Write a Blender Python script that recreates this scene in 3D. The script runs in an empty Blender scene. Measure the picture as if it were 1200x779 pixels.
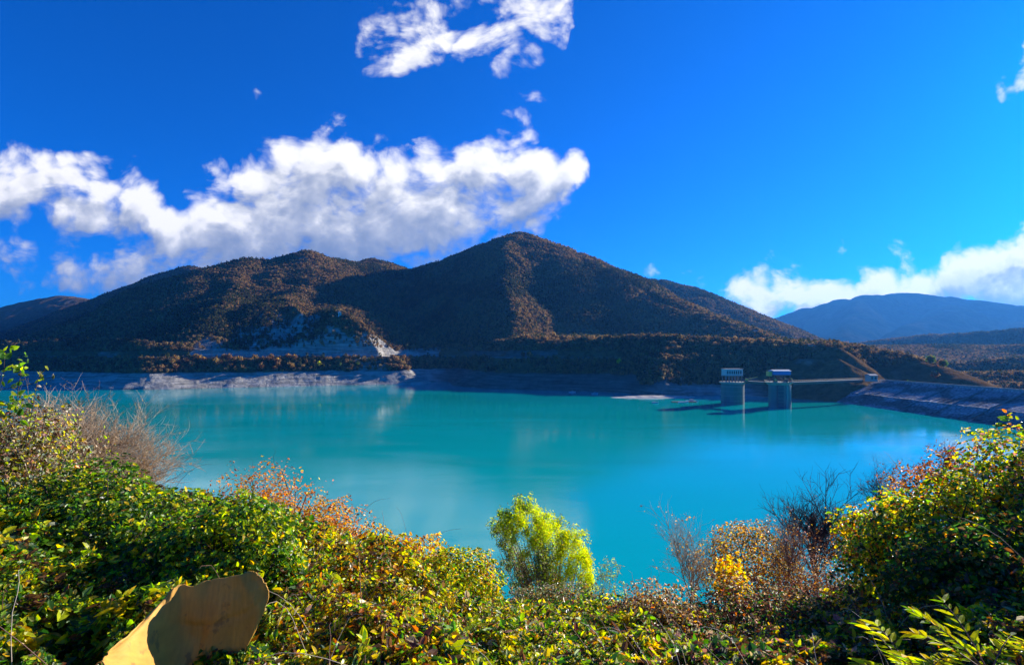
import bpy, math, random
import numpy as np
from mathutils import Vector

SC = bpy.context.scene
COL = SC.collection
RS = np.random.RandomState(7)
random.seed(7)
EYE = 45.0
F = 620.0
SUN_AZ, SUN_EL = math.radians(54), math.radians(19)   # azimuth clockwise from +Y


def P(px, py, D):
    """a point at depth D that the photograph shows at pixel (px, py)"""
    return np.array([(px - 600.0) / F * D, D, EYE + (412.0 - py) / F * D])


# ------------------------------------------------------------------ noise
def _hash(ix, iy, iz, seed):
    h = (ix.astype(np.int64) * 374761393 + iy.astype(np.int64) * 668265263 + iz.astype(np.int64) * 2147483647 + seed * 974634541)
    h = h & 0xFFFFFFFF
    h = ((h ^ (h >> 13)) * 1274126177) & 0xFFFFFFFF
    h = h ^ (h >> 16)
    return (h & 0xFFFF) / 65535.0


def vn2(x, y, seed=0):
    x = np.asarray(x, float); y = np.asarray(y, float)
    ix = np.floor(x); iy = np.floor(y)
    fx = x - ix; fy = y - iy
    fx = fx * fx * fx * (fx * (fx * 6 - 15) + 10); fy = fy * fy * fy * (fy * (fy * 6 - 15) + 10)
    z = np.zeros_like(ix)
    a = _hash(ix, iy, z, seed); b = _hash(ix + 1, iy, z, seed)
    c = _hash(ix, iy + 1, z, seed); d = _hash(ix + 1, iy + 1, z, seed)
    return ((a * (1 - fx) + b * fx) * (1 - fy) + (c * (1 - fx) + d * fx) * fy) * 2 - 1


def fbm2(x, y, octaves=5, seed=0, gain=0.5):
    s = 0; a = 1.0; t = 0
    for o in range(octaves):
        c, n = math.cos(0.6 * o), math.sin(0.6 * o)
        s = s + a * vn2(c * x - n * y, n * x + c * y, seed + o * 17)
        t += a; a *= gain; x = x * 2.03 + 11.3; y = y * 2.03 - 7.1
    return s / t


def vn3(p, seed=0):
    i = np.floor(p); f = p - i
    f = f * f * (3 - 2 * f)
    r = 0
    for dx in (0, 1):
        for dy in (0, 1):
            for dz in (0, 1):
                w = (f[:, 0] if dx else 1 - f[:, 0]) * (f[:, 1] if dy else 1 - f[:, 1]) * (f[:, 2] if dz else 1 - f[:, 2])
                r = r + w * _hash(i[:, 0] + dx, i[:, 1] + dy, i[:, 2] + dz, seed)
    return r * 2 - 1


# ------------------------------------------------------------------ mesh helpers
def mesh_np(name, V, faces, mats, smooth=False, tint=None, mat_idx=None, attrs=None):
    """faces: list of (M, k) integer arrays"""
    me = bpy.data.meshes.new(name)
    V = np.ascontiguousarray(V, np.float32)
    me.vertices.add(len(V)); me.vertices.foreach_set('co', V.ravel())
    faces = [np.asarray(f, np.int32) for f in faces if len(f)]
    if faces:
        li = np.concatenate([f.ravel() for f in faces])
        tot = np.concatenate([np.full(len(f), f.shape[1], np.int32) for f in faces])
        st = np.concatenate([[0], np.cumsum(tot)[:-1]]).astype(np.int32)
        me.loops.add(len(li)); me.loops.foreach_set('vertex_index', li)
        me.polygons.add(len(tot)); me.polygons.foreach_set('loop_start', st)
        me.polygons.foreach_set('use_smooth', np.full(len(tot), bool(smooth)))
        if mat_idx is not None:
            me.polygons.foreach_set('material_index', np.ascontiguousarray(mat_idx, np.int32))
    for m in (mats if isinstance(mats, (list, tuple)) else [mats]):
        me.materials.append(m)
    me.update(calc_edges=True)
    me.validate()
    if tint is not None:
        a = me.color_attributes.new('tint', 'FLOAT_COLOR', 'POINT')
        t = np.ones((len(V), 4), np.float32); t[:, :3] = tint
        a.data.foreach_set('color', t.ravel())
    for k, v in (attrs or {}).items():
        v = np.asarray(v)
        if v.dtype == bool:
            a = me.attributes.new(k, 'BOOLEAN', 'POINT'); a.data.foreach_set('value', np.ascontiguousarray(v))
        elif v.ndim == 2:
            a = me.attributes.new(k, 'FLOAT_VECTOR', 'POINT'); a.data.foreach_set('vector', np.ascontiguousarray(v, np.float32).ravel())
        else:
            a = me.attributes.new(k, 'FLOAT', 'POINT'); a.data.foreach_set('value', np.ascontiguousarray(v, np.float32))
    return me


def link(name, me, parent=None):
    o = bpy.data.objects.new(name, me); COL.objects.link(o)
    if parent is not None:
        o.parent = parent
        o.location = -Vector(parent.location) if not parent.get('local') else (0, 0, 0)
    return o


def tag(o, label=None, cat=None, group=None, kind=None):
    if label: o['label'] = label
    if cat: o['category'] = cat
    if group: o['group'] = group
    if kind: o['kind'] = kind
    return o


def thing(name, label, cat, loc=(0, 0, 0), rz=0.0, group=None, local=True):
    """Empty at the thing's base; parts are meshes in its local space"""
    o = bpy.data.objects.new(name, None); COL.objects.link(o)
    o.empty_display_size = 0.2
    o.location = loc; o.rotation_euler = (0, 0, rz)
    if local: o['local'] = 1
    return tag(o, label, cat, group)


def strip_flags():
    for o in SC.objects:
        if 'local' in o: del o['local']


class MB:
    """collects simple solids into one mesh"""
    def __init__(self): self.v = []; self.f = []; self.n = 0

    def add(self, V, Fs):
        V = np.asarray(V, float)
        for f in Fs: self.f.append([i + self.n for i in f])
        self.v.append(V); self.n += len(V); return self

    def box(self, c, s, rz=0.0, bevel=0.0, taper=1.0):
        sx, sy, sz = [a / 2 for a in s]
        b = min(bevel, sx * .9, sy * .9)
        if b > 0:
            ring = [(sx - b, -sy), (sx, -sy + b), (sx, sy - b), (sx - b, sy), (-sx + b, sy), (-sx, sy - b), (-sx, -sy + b), (-sx + b, -sy)]
        else:
            ring = [(sx, -sy), (sx, sy), (-sx, sy), (-sx, -sy)]
        co, sn = math.cos(rz), math.sin(rz)
        V = []
        for z, k in ((-sz, 1.0), (sz, taper)):
            for x, y in ring:
                x *= k; y *= k
                V.append((c[0] + co * x - sn * y, c[1] + sn * x + co * y, c[2] + z))
        n = len(ring)
        Fs = [[i, (i + 1) % n, n + (i + 1) % n, n + i] for i in range(n)] + [list(range(n))[::-1], list(range(n, 2 * n))]
        return self.add(V, Fs)

    def prism(self, outline, z0, z1, scale_top=1.0, c=(0, 0)):
        n = len(outline)
        V = [(c[0] + x, c[1] + y, z0) for x, y in outline] + [(c[0] + x * scale_top, c[1] + y * scale_top, z1) for x, y in outline]
        Fs = [[i, (i + 1) % n, n + (i + 1) % n, n + i] for i in range(n)] + [list(range(n))[::-1], list(range(n, 2 * n))]
        return self.add(V, Fs)

    def gable(self, c, s, h, rz=0.0, over=0.3):
        """gable roof over a box of size s with centre-bottom c, ridge along local x"""
        sx, sy = s[0] / 2 + over, s[1] / 2 + over
        pts = [(-sx, -sy, 0), (sx, -sy, 0), (sx, sy, 0), (-sx, sy, 0), (-sx, 0, h), (sx, 0, h),
               (-sx, -sy, -.18), (sx, -sy, -.18), (sx, sy, -.18), (-sx, sy, -.18)]
        co, sn = math.cos(rz), math.sin(rz)
        V = [(c[0] + co * x - sn * y, c[1] + sn * x + co * y, c[2] + z) for x, y, z in pts]
        return self.add(V, [[0, 1, 5, 4], [2, 3, 4, 5], [3, 0, 4], [1, 2, 5], [6, 7, 1, 0], [7, 8, 2, 1], [8, 9, 3, 2], [9, 6, 0, 3], [9, 8, 7, 6]])

    def bar(self, a, b, r, sides=6):
        V, Q = tubes([(np.array([a, b], float), np.array([r, r], float))], sides)
        return self.add(V, [list(q) for q in Q])

    def build(self, name, mat, parent=None):
        me = bpy.data.meshes.new(name)
        me.from_pydata([tuple(p) for p in np.concatenate(self.v)], [], self.f)
        me.materials.append(mat)
        return link(name, me, parent)


def tubes(polys, sides=4):
    """polys: list of (pts Nx3, radii N) -> verts, quads"""
    Vs = []; Qs = []; off = 0
    ang = np.arange(sides) / sides * 2 * math.pi
    ca, sa = np.cos(ang), np.sin(ang)
    for pts, rad in polys:
        n = len(pts)
        d = np.gradient(pts, axis=0)
        d /= np.linalg.norm(d, axis=1)[:, None] + 1e-9
        ref = np.array([0.31, 0.17, 0.94]) if abs(d[0, 2]) < .9 else np.array([1.0, .2, .1])
        u = np.cross(d, ref); u /= np.linalg.norm(u, axis=1)[:, None] + 1e-9
        w = np.cross(d, u)
        ring = pts[:, None, :] + rad[:, None, None] * (u[:, None, :] * ca[None, :, None] + w[:, None, :] * sa[None, :, None])
        Vs.append(ring.reshape(-1, 3))
        i = np.arange(n - 1)[:, None] * sides; j = np.arange(sides)[None, :]; k = (j + 1) % sides
        Qs.append(np.stack([i + j, i + k, i + sides + k, i + sides + j], -1).reshape(-1, 4) + off)
        off += n * sides
    return np.concatenate(Vs), np.concatenate(Qs)


# ------------------------------------------------------------------ materials
def new_mat(name):
    m = bpy.data.materials.new(name); m.use_nodes = True
    nt = m.node_tree; b = nt.nodes['Principled BSDF']
    return m, nt, b


def nd(nt, t, **kw):
    n = nt.nodes.new(t)
    for k, v in kw.items():
        if k.startswith('i_'): n.inputs[k[2:].replace('_', ' ')].default_value = v
        else: setattr(n, k, v)
    return n


def mth(nt, op, a, b=None, c=None, clamp=False):
    n = nt.nodes.new('ShaderNodeMath'); n.operation = op; n.use_clamp = clamp
    for i, v in enumerate((a, b, c)):
        if v is None: continue
        if isinstance(v, (int, float)): n.inputs[i].default_value = v
        else: nt.links.new(v, n.inputs[i])
    return n.outputs[0]


def mixc(nt, fac, a, b, blend='MIX'):
    n = nt.nodes.new('ShaderNodeMix'); n.data_type = 'RGBA'; n.blend_type = blend
    for idx, v in ((0, fac), (6, a), (7, b)):
        if isinstance(v, (int, float)): n.inputs[idx].default_value = v
        elif isinstance(v, tuple): n.inputs[idx].default_value = v if len(v) == 4 else v + (1,)
        else: nt.links.new(v, n.inputs[idx])
    return n.outputs[2]


def ramp(nt, fac, stops):
    n = nt.nodes.new('ShaderNodeValToRGB'); cr = n.color_ramp
    while len(cr.elements) < len(stops): cr.elements.new(0.5)
    for e, (p, c) in zip(cr.elements, stops):
        e.position = p; e.color = (c if isinstance(c, tuple) else (c, c, c)) + (1,)
    nt.links.new(fac, n.inputs[0]); return n.outputs[0]


def noise(nt, vec, scale, detail=4, rough=.55, dist=0.0):
    n = nt.nodes.new('ShaderNodeTexNoise')
    n.inputs['Scale'].default_value = scale; n.inputs['Detail'].default_value = detail
    n.inputs['Roughness'].default_value = rough; n.inputs['Distortion'].default_value = dist
    if vec is not None: nt.links.new(vec, n.inputs['Vector'])
    return n.outputs['Fac']


def geo_pos(nt):
    return nt.nodes.new('ShaderNodeNewGeometry').outputs['Position']


def vmap(nt, vec, scale):
    n = nt.nodes.new('ShaderNodeMapping'); n.inputs['Scale'].default_value = scale
    nt.links.new(vec, n.inputs['Vector']); return n.outputs[0]


def bump(nt, b, h, strength=.5, dist=1.0):
    n = nt.nodes.new('ShaderNodeBump'); n.inputs['Strength'].default_value = strength; n.inputs['Distance'].default_value = dist
    nt.links.new(h, n.inputs['Height']); nt.links.new(n.outputs[0], b.inputs['Normal'])


def plain(name, col, rough=.7, var=.25, scale=1.5, metallic=0.0):
    m, nt, b = new_mat(name)
    pos = geo_pos(nt)
    b.inputs['Specular IOR Level'].default_value = .5 if rough < .75 else .1
    n1 = noise(nt, vmap(nt, pos, (1, 1, .22)), scale, 6, .65) if 'concrete' in name or 'paint' in name else noise(nt, pos, scale, 5, .6)
    c = mixc(nt, n1, tuple(x * (1 - var) for x in col), tuple(min(1, x * (1 + var)) for x in col))
    nt.links.new(c, b.inputs['Base Color'])
    b.inputs['Roughness'].default_value = rough; b.inputs['Metallic'].default_value = metallic
    return m


def leaf_mat(name, trans=.45, rough=.42, spec=.5):
    m, nt, b = new_mat(name)
    at = nd(nt, 'ShaderNodeAttribute', attribute_name='tint')
    n1 = noise(nt, geo_pos(nt), 14, 3)
    c = mixc(nt, 1.0, at.outputs['Color'], ramp(nt, n1, [(.3, .75), (.7, 1.25)]), 'MULTIPLY')
    nt.links.new(c, b.inputs['Base Color'])
    b.inputs['Roughness'].default_value = rough
    b.inputs['Specular IOR Level'].default_value = spec
    tr = nt.nodes.new('ShaderNodeBsdfTranslucent')
    hs = nd(nt, 'ShaderNodeHueSaturation'); hs.inputs['Saturation'].default_value = 1.12; hs.inputs['Value'].default_value = 1.6
    nt.links.new(c, hs.inputs['Color']); nt.links.new(hs.outputs[0], tr.inputs['Color'])
    mx = nt.nodes.new('ShaderNodeMixShader'); mx.inputs[0].default_value = trans
    nt.links.new(b.outputs[0], mx.inputs[1]); nt.links.new(tr.outputs[0], mx.inputs[2])
    nt.links.new(mx.outputs[0], nt.nodes['Material Output'].inputs['Surface'])
    return m


M = {}
M['leaf'] = leaf_mat('leaf', .5, .38, .55)
M['leaf_soft'] = leaf_mat('leaf_soft', .58, .6, .3)
M['bark'] = plain('bark', (.09, .06, .045), .85, .4, 9)
M['grey_twig'] = plain('grey_twig', (.4, .29, .19), .8, .35, 6)
M['red_twig'] = plain('red_twig', (.16, .07, .05), .7, .4, 8)
M['dark_twig'] = plain('dark_twig', (.05, .04, .04), .8, .3, 8)
M['pale_twig'] = plain('pale_twig', (.42, .34, .25), .7, .25, 8)
M['concrete'] = plain('concrete', (.2, .205, .2), .85, .4, .22)
M['concrete_pale'] = plain('concrete_pale', (.33, .33, .31), .85, .3, .3)
M['white_paint'] = plain('white_paint', (.5, .53, .53), .6, .3, .5)
M['plaster'] = plain('plaster', (.55, .5, .4), .8, .15, .5)
M['dark_glass'] = plain('dark_glass', (.03, .04, .05), .15, .2, 1)
M['blue_roof'] = plain('blue_roof', (.05, .2, .5), .5, .1, .6)
M['rust_steel'] = plain('rust_steel', (.18, .13, .085), .7, .35, .8)
M['yellow_paint'] = plain('yellow_paint', (.65, .47, .1), .5, .15, .6)
M['red_roof'] = plain('red_roof', (.28, .1, .06), .8, .2, .6)
M['grey_roof'] = plain('grey_roof', (.3, .3, .3), .8, .2, .6)
M['dark_hull'] = plain('dark_hull', (.06, .08, .11), .5, .2, .6)
M['stone'] = plain('stone', (.36, .33, .28), .9, .25, .8)


# ------------------------------------------------------------------ terrain of the far side
def ridge(X, Y, pts, slope, r=22.0, brk=1e9, slope2=0.0):
    out = np.full(X.shape, -1e9)
    for a, b in zip(pts[:-1], pts[1:]):
        dx, dy = b[0] - a[0], b[1] - a[1]
        L2 = dx * dx + dy * dy + 1e-9
        t = np.clip(((X - a[0]) * dx + (Y - a[1]) * dy) / L2, 0, 1)
        d = np.hypot(X - a[0] - t * dx, Y - a[1] - t * dy)
        z = a[2] + t * (b[2] - a[2])
        out = np.maximum(out, z - slope * (np.sqrt(d * d + r * r) - r) - slope2 * .5 * (np.sqrt((d - brk) ** 2 + 400) + d - brk))
    return out


def R(*pts): return [tuple(P(*p)) for p in pts]


RIDGES = [
    # main mountain: skyline, then spurs that come down towards the water
    (R((330, 372, 1500), (430, 341, 1560), (490, 319, 1600), (540, 300, 1600), (580, 285, 1560), (615, 275, 1500), (650, 288, 1440), (700, 312, 1350), (760, 341, 1220), (820, 367, 1080), (870, 385, 960), (915, 401, 860)), .46, 30, 130, .24),
    (R((614, 276, 1490), (604, 284, 1380), (597, 292, 1270), (594, 324, 1120), (596, 388, 930), (596, 420, 800)), .95, 14),
    (R((560, 292, 1580), (530, 315, 1480), (490, 338, 1380), (440, 360, 1250)), .6, 14),
    # left hill
    (R((150, 385, 1600), (200, 352, 1500), (250, 324, 1380), (280, 309, 1290), (300, 304, 1280)), .66, 8),
    (R((290, 307, 1285), (300, 304, 1280), (330, 303, 1310), (360, 297, 1360), (390, 304, 1430), (420, 308, 1500), (442, 305, 1560), (462, 312, 1620), (500, 334, 1700)), .42, 18, 230, .4),
    (R((288, 306, 1285), (281, 320, 1170), (272, 343, 1010), (264, 358, 900), (250, 374, 820), (238, 390, 765), (228, 408, 715)), .46, 6),
    (R((360, 298, 1360), (356, 320, 1220), (350, 338, 1090), (338, 350, 980), (322, 357, 900)), .5, 18),
    (R((442, 305, 1560), (432, 325, 1400), (416, 342, 1220), (400, 356, 1020)), .5, 18),
    # cliffs and the headland knoll
    (R((340, 352, 940), (352, 361, 870), (356, 374, 820), (354, 390, 780), (350, 404, 750)), 1.5, 4),
    (R((376, 364, 860), (400, 365, 820), (420, 373, 800), (440, 385, 780), (456, 400, 760), (468, 414, 745)), .95, 8),
    # hills far to the left
    (R((-120, 392, 2900), (0, 384, 2700), (60, 371, 2500), (120, 352, 2300), (170, 331, 2100), (222, 314, 1900), (258, 320, 1750), (330, 350, 1600)), .56, 25),
    (R((222, 316, 1900), (190, 345, 1600), (165, 378, 1250), (150, 408, 950)), .6, 20),
    (R((-250, 402, 3200), (-40, 386, 3100), (0, 370, 3000), (35, 352, 2900), (75, 346, 2800), (110, 351, 2700), (220, 380, 2600)), .5, 30),
    # ridge behind the main mountain on the right
    (R((690, 345, 2250), (740, 331, 2200), (775, 328, 2100), (800, 336, 2000), (870, 366, 1750), (930, 392, 1550), (975, 408, 1400)), .5, 40),
    # low hill behind the dam
    (R((835, 413, 640), (880, 402, 690), (940, 405, 660), (1000, 410, 615), (1060, 418, 575), (1100, 428, 540), (1128, 442, 505)), .55, 12),
    (R((940, 405, 660), (930, 424, 590), (922, 440, 550)), .7, 8),
    (R((1000, 410, 615), (1000, 428, 555), (996, 440, 520)), .75, 8),
    (R((800, 418, 640), (790, 432, 595), (782, 447, 565)), .6, 8),
    # wooded hills down the valley below the dam
    (R((930, 412, 2200), (1010, 402, 2150), (1080, 393, 2050), (1150, 390, 1950), (1230, 384, 1850), (1330, 380, 1800)), .42, 30),
    (R((1010, 420, 1500), (1080, 413, 1450), (1140, 410, 1350), (1210, 404, 1250), (1330, 400, 1200)), .42, 20),
    (R((1090, 432, 900), (1130, 428, 880), (1200, 422, 840), (1290, 418, 800), (1400, 420, 780)), .42, 14),
    (R((1120, 441, 640), (1190, 438, 620), (1280, 436, 600)), .4, 10),
]

SHORE = [(-4000, 1000), (-900, 760), (-640, 690), (-520, 640), (-458, 618), (-436, 622), (-402, 640), (-345, 658), (-280, 686), (-240, 700), (-185, 716), (-140, 728), (-124, 736), (-112, 756),
         (-122, 800), (-100, 800), (-78, 700), (-40, 648), (0, 630), (50, 612), (100, 592), (128, 560), (150, 530), (172, 525), (190, 545), (215, 552), (245, 530), (270, 505), (290, 478),
         (330, 440), (330, 60), (4500, 60), (4500, 5200), (-4000, 5200)]


def shore_dist(X, Y):
    d = np.full(X.shape, 1e9); inside = np.zeros(X.shape, bool)
    n = len(SHORE)
    for i in range(n):
        a, b = SHORE[i], SHORE[(i + 1) % n]
        dx, dy = b[0] - a[0], b[1] - a[1]
        t = np.clip(((X - a[0]) * dx + (Y - a[1]) * dy) / (dx * dx + dy * dy), 0, 1)
        d = np.minimum(d, np.hypot(X - a[0] - t * dx, Y - a[1] - t * dy))
        if a[1] != b[1]:
            c = ((a[1] > Y) != (b[1] > Y)) & (X < (b[0] - a[0]) * (Y - a[1]) / (b[1] - a[1]) + a[0])
            inside ^= c
    return np.where(inside, d, -d)


def terrain(X, Y):
    """height, distance from the shore"""
    w = 1.0
    wx = X + 20 * fbm2(X / 190, Y / 190, 4, 3, .42); wy = Y + 20 * fbm2(X / 190, Y / 190, 4, 9, .42)
    s = shore_dist(X + 6 * fbm2(X / 45, Y / 45, 3, 21), Y + 6 * fbm2(X / 45, Y / 45, 3, 22))
    k = 9.0
    acc = np.zeros(X.shape); mx = np.full(X.shape, -1e9)
    hs = []
    for pts, sl, r, *br in RIDGES:
        big = min(1.0, (max(p[1] for p in pts)) / 1400)
        hx = X + (wx - X) * big; hy = Y + (wy - Y) * big
        hs.append(ridge(hx, hy, pts, sl, r, *br))
    mx = np.max(hs, axis=0)
    for h in hs: acc += np.exp(np.clip((h - mx) / k, -40, 0))
    H = mx + k * np.log(acc) * .6
    # gullies running down the slopes
    g = 1 - np.abs(fbm2(wx / 130, wy / 130, 3, 31)) * 2.2
    amp = np.clip((H - 60) / 120, 0, 1) * 7
    H = H - amp * np.clip(g, 0, 1) ** 2 + 2.5 * np.clip((H - 40) / 60, 0, 1) * fbm2(X / 55, Y / 55, 3, 41)
    B = np.interp(s, [-300, -40, 0, 5, 31, 37, 58, 63, 73, 78, 130, 400, 3000],
                  [-70, -22, -.5, 2.6, 17.0, 20, 35.5, 37.2, 37.4, 44.5, 47, 49, 60])
    cap = np.interp(X, [-3000, -480, -430, -190, -120, 0, 60, 170, 260, 330], [10, 10, 4, 4, 9, 14, 16, 14, 10, 4])
    cap = cap * (1 + .5 * fbm2(X / 110, Y / 110, 3, 83))
    B = B + np.minimum(.56 * np.clip(s - 78, 0, 400), cap) * np.clip((2600 - Y) / 900, 0, 1)
    # the valley below the dam and the low ground right of it
    u = X / np.maximum(Y, 1)
    low = np.clip((u - .62) / .12, 0, 1) * np.clip((2600 - Y) / 900, 0, 1)
    low = np.minimum(low, np.clip((1350 - Y) / 350, 0, 1))
    damz = np.clip((X - 285) / 25, 0, 1) * np.clip((492 - Y) / 14, 0, 1)
    low = np.maximum(low, damz)
    B = B * (1 - low) + np.minimum(B, 6 + 3 * fbm2(X / 60, Y / 60, 3, 51)) * low
    rough = np.clip((s - 2) / 10, 0, 1)
    B = B + rough * (2.0 * fbm2(X / 18, Y / 18, 5, 61, .62) * np.where((s > 60) & (s < 75), .1, 1))
    kc = np.clip(1.3 - np.hypot((X + 360) / 70, (Y - 790) / 75), 0, 1)
    H = H + kc * 10 * fbm2(X / 20, Y / 20, 4, 35, .6)
    lim = np.where(s < 76, B, B + 1.2 * (s - 76))
    H = np.where(s < 0, B, np.maximum(B, np.minimum(H, lim)))
    return H, s


NR, NC = 620, 1150
Dr = np.geomspace(430, 3300, NR)
ur = np.linspace(-1.42, 1.3, NC)
UU, DD = np.meshgrid(ur, Dr)
GX, GY = UU * DD, DD
GH, GS = terrain(GX, GY)


def grid_faces(nr, nc):
    i = np.arange(nr - 1)[:, None] * nc; j = np.arange(nc - 1)[None, :]
    return np.stack([i + j, i + j + 1, i + nc + j + 1, i + nc + j], -1).reshape(-1, 4)


def hill_material():
    m, nt, b = new_mat('hillside_ground')
    pos = geo_pos(nt)
    sep = nd(nt, 'ShaderNodeSeparateXYZ'); nt.links.new(pos, sep.inputs[0])
    z = sep.outputs['Z']
    geo = nd(nt, 'ShaderNodeNewGeometry')
    sn = nd(nt, 'ShaderNodeSeparateXYZ'); nt.links.new(geo.outputs['True Normal'], sn.inputs[0])
    big = noise(nt, pos, .006, 5, .6)
    fine = noise(nt, pos, .12, 6, .65)
    soil = ramp(nt, big, [(.3, (.09, .055, .025)), (.5, (.17, .1, .04)), (.7, (.11, .085, .035))])
    soil = mixc(nt, 1.0, soil, ramp(nt, fine, [(.3, .45), (.7, 1.5)]), 'MULTIPLY')
    strat = nd(nt, 'ShaderNodeTexNoise'); strat.inputs['Scale'].default_value = 1.0; strat.inputs['Detail'].default_value = 5
    nt.links.new(vmap(nt, pos, (.03, .03, .7)), strat.inputs['Vector'])
    rock = ramp(nt, strat.outputs['Fac'], [(.3, (.19, .18, .155)), (.5, (.34, .32, .28)), (.7, (.5, .47, .41))])
    rock = mixc(nt, 1.0, rock, ramp(nt, fine, [(.3, .65), (.7, 1.25)]), 'MULTIPLY')
    rock = mixc(nt, nd(nt, 'ShaderNodeAttribute', attribute_name='shore_shade').outputs['Fac'], rock, mixc(nt, 1.0, rock, (.42, .42, .4), 'MULTIPLY'))  # shade on the main mountain's shore, painted in as darker rock colour
    # rock where it is steep, plus the bare shore
    steep = mth(nt, 'MULTIPLY_ADD', sn.outputs['Z'], -1.0, mth(nt, 'MULTIPLY_ADD', fine, .24, .665))
    steep = mth(nt, 'MULTIPLY', steep, 7.0, clamp=True)
    steep = mth(nt, 'MULTIPLY', nd(nt, 'ShaderNodeAttribute', attribute_name='cliff').outputs['Fac'], mth(nt, 'MULTIPLY_ADD', steep, .3, .75), clamp=True)
    nl = noise(nt, pos, .05, 4)
    hgt = mth(nt, 'MULTIPLY_ADD', nl, 7.0, 15.5)
    bare = mth(nt, 'MULTIPLY', mth(nt, 'MULTIPLY', mth(nt, 'SUBTRACT', hgt, z), .7, clamp=True), nd(nt, 'ShaderNodeAttribute', attribute_name='shore').outputs['Fac'])
    at = nd(nt, 'ShaderNodeAttribute', attribute_name='road')
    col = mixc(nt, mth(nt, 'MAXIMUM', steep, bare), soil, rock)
    col = mixc(nt, at.outputs['Fac'], col, (.3, .29, .27))
    nt.links.new(col, b.inputs['Base Color'])
    b.inputs['Roughness'].default_value = 1; b.inputs['Specular IOR Level'].default_value = 0
    bump(nt, b, noise(nt, pos, .22, 6, .7), .9, 2.5)
    return m


M['hill'] = hill_material()
road = np.clip(1 - np.abs(GS - 68) / 6, 0, 1) * (GH > 36) * (GH < 41) * (GX < 130)


def cliff_mask(X, Y, s):
    """where the rock of the headland shows through the woods"""
    n = .45 * fbm2(X / 22, Y / 22, 4, 33)
    k = np.zeros(np.shape(X))
    for cx, cy, rx, ry in ((-398, 790, 26, 42), (-388, 835, 20, 34), (-352, 792, 38, 60), (-322, 818, 24, 70), (-425, 745, 20, 30), (-318, 770, 26, 34), (-270, 775, 16, 26), (-205, 762, 26, 22)):
        k = np.maximum(k, 1.25 - np.hypot((X - cx) / rx, (Y - cy) / ry))
    cut = np.clip(1.35 - np.abs(s - 82) / 12, 0, 1) * ((X > -430) & (X < -120))
    cut2 = np.clip(1.0 - np.abs(s - 78) / 6, 0, 1) * ((X > -80) & (X < 60)) * .8
    return np.clip((np.maximum(np.maximum(k, cut), cut2) + n * 1.3 - .2) * 3, 0, 1)
hills = link('hills', mesh_np('hills', np.stack([GX, GY, GH], -1).reshape(-1, 3), [grid_faces(NR, NC)], M['hill'], smooth=True, attrs={'road': road.ravel(), 'cliff': cliff_mask(GX, GY, GS).ravel(), 'shore_shade': (np.clip((GX + 125) / 30, 0, 1) * np.clip((200 - GX) / 60, 0, 1)).ravel(), 'shore': (np.clip((60 - GS) / 15, 0, 1) * np.clip((262 - GX) / 25, 0, 1)).ravel()}))
tag(hills, kind='structure')


def surf(X, Y):
    h, s = terrain(np.atleast_1d(np.asarray(X, float)), np.atleast_1d(np.asarray(Y, float)))
    return h, s


# far blue mountain on the right
def far_mountain():
    u = np.linspace(.25, 1.9, 420); d = np.linspace(2900, 7600, 240)
    U, D = np.meshgrid(u, d); X, Y = U * D, D
    wx = X + 130 * fbm2(X / 600, Y / 600, 4, 5); wy = Y + 130 * fbm2(X / 600, Y / 600, 4, 6)
    rs = [(R((760, 412, 5600), (850, 394, 5600), (905, 371, 5600), (960, 355, 5600), (1010, 346, 5600), (1075, 342, 5500), (1120, 347, 5350), (1200, 357, 5100), (1300, 375, 4800), (1500, 395, 4400)), .62, 60),
          (R((1010, 346, 5600), (1000, 372, 4700), (985, 398, 3900), (975, 412, 3300)), .5, 40),
          (R((1120, 347, 5600), (1110, 366, 4800), (1060, 388, 4100), (1020, 410, 3500)), .5, 40),
          (R((1200, 357, 5600), (1190, 380, 4600), (1170, 402, 3800), (1150, 425, 3200)), .5, 40)]
    hs = [ridge(wx, wy, *r) for r in rs]
    H = np.max(hs, axis=0)
    H = H - 22 * np.clip(1 - np.abs(fbm2(wx / 420, wy / 420, 4, 8)) * 2, 0, 1) ** 2 + 14 * fbm2(X / 120, Y / 120, 5, 12)
    H = np.maximum(H, -6 + 10 * fbm2(X / 300, Y / 300, 3, 14))
    m, nt, b = new_mat('distant_forest')
    pos = geo_pos(nt)
    c = ramp(nt, noise(nt, pos, .003, 6, .65), [(.35, (.006, .014, .007)), (.5, (.011, .016, .008)), (.62, (.022, .02, .01)), (.78, (.05, .04, .024))])
    c = mixc(nt, 1.0, c, ramp(nt, noise(nt, pos, .03, 5, .7), [(.35, .5), (.65, 1.5)]), 'MULTIPLY')
    nt.links.new(c, b.inputs['Base Color']); b.inputs['Roughness'].default_value = 1; b.inputs['Specular IOR Level'].default_value = 0
    bump(nt, b, noise(nt, pos, .03, 6, .7), 1.0, 14)
    o = link('mountain', mesh_np('mountain', np.stack([X, Y, H], -1).reshape(-1, 3), [grid_faces(240, 420)], m, smooth=True))
    tag(o, kind='structure')


far_mountain()


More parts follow.
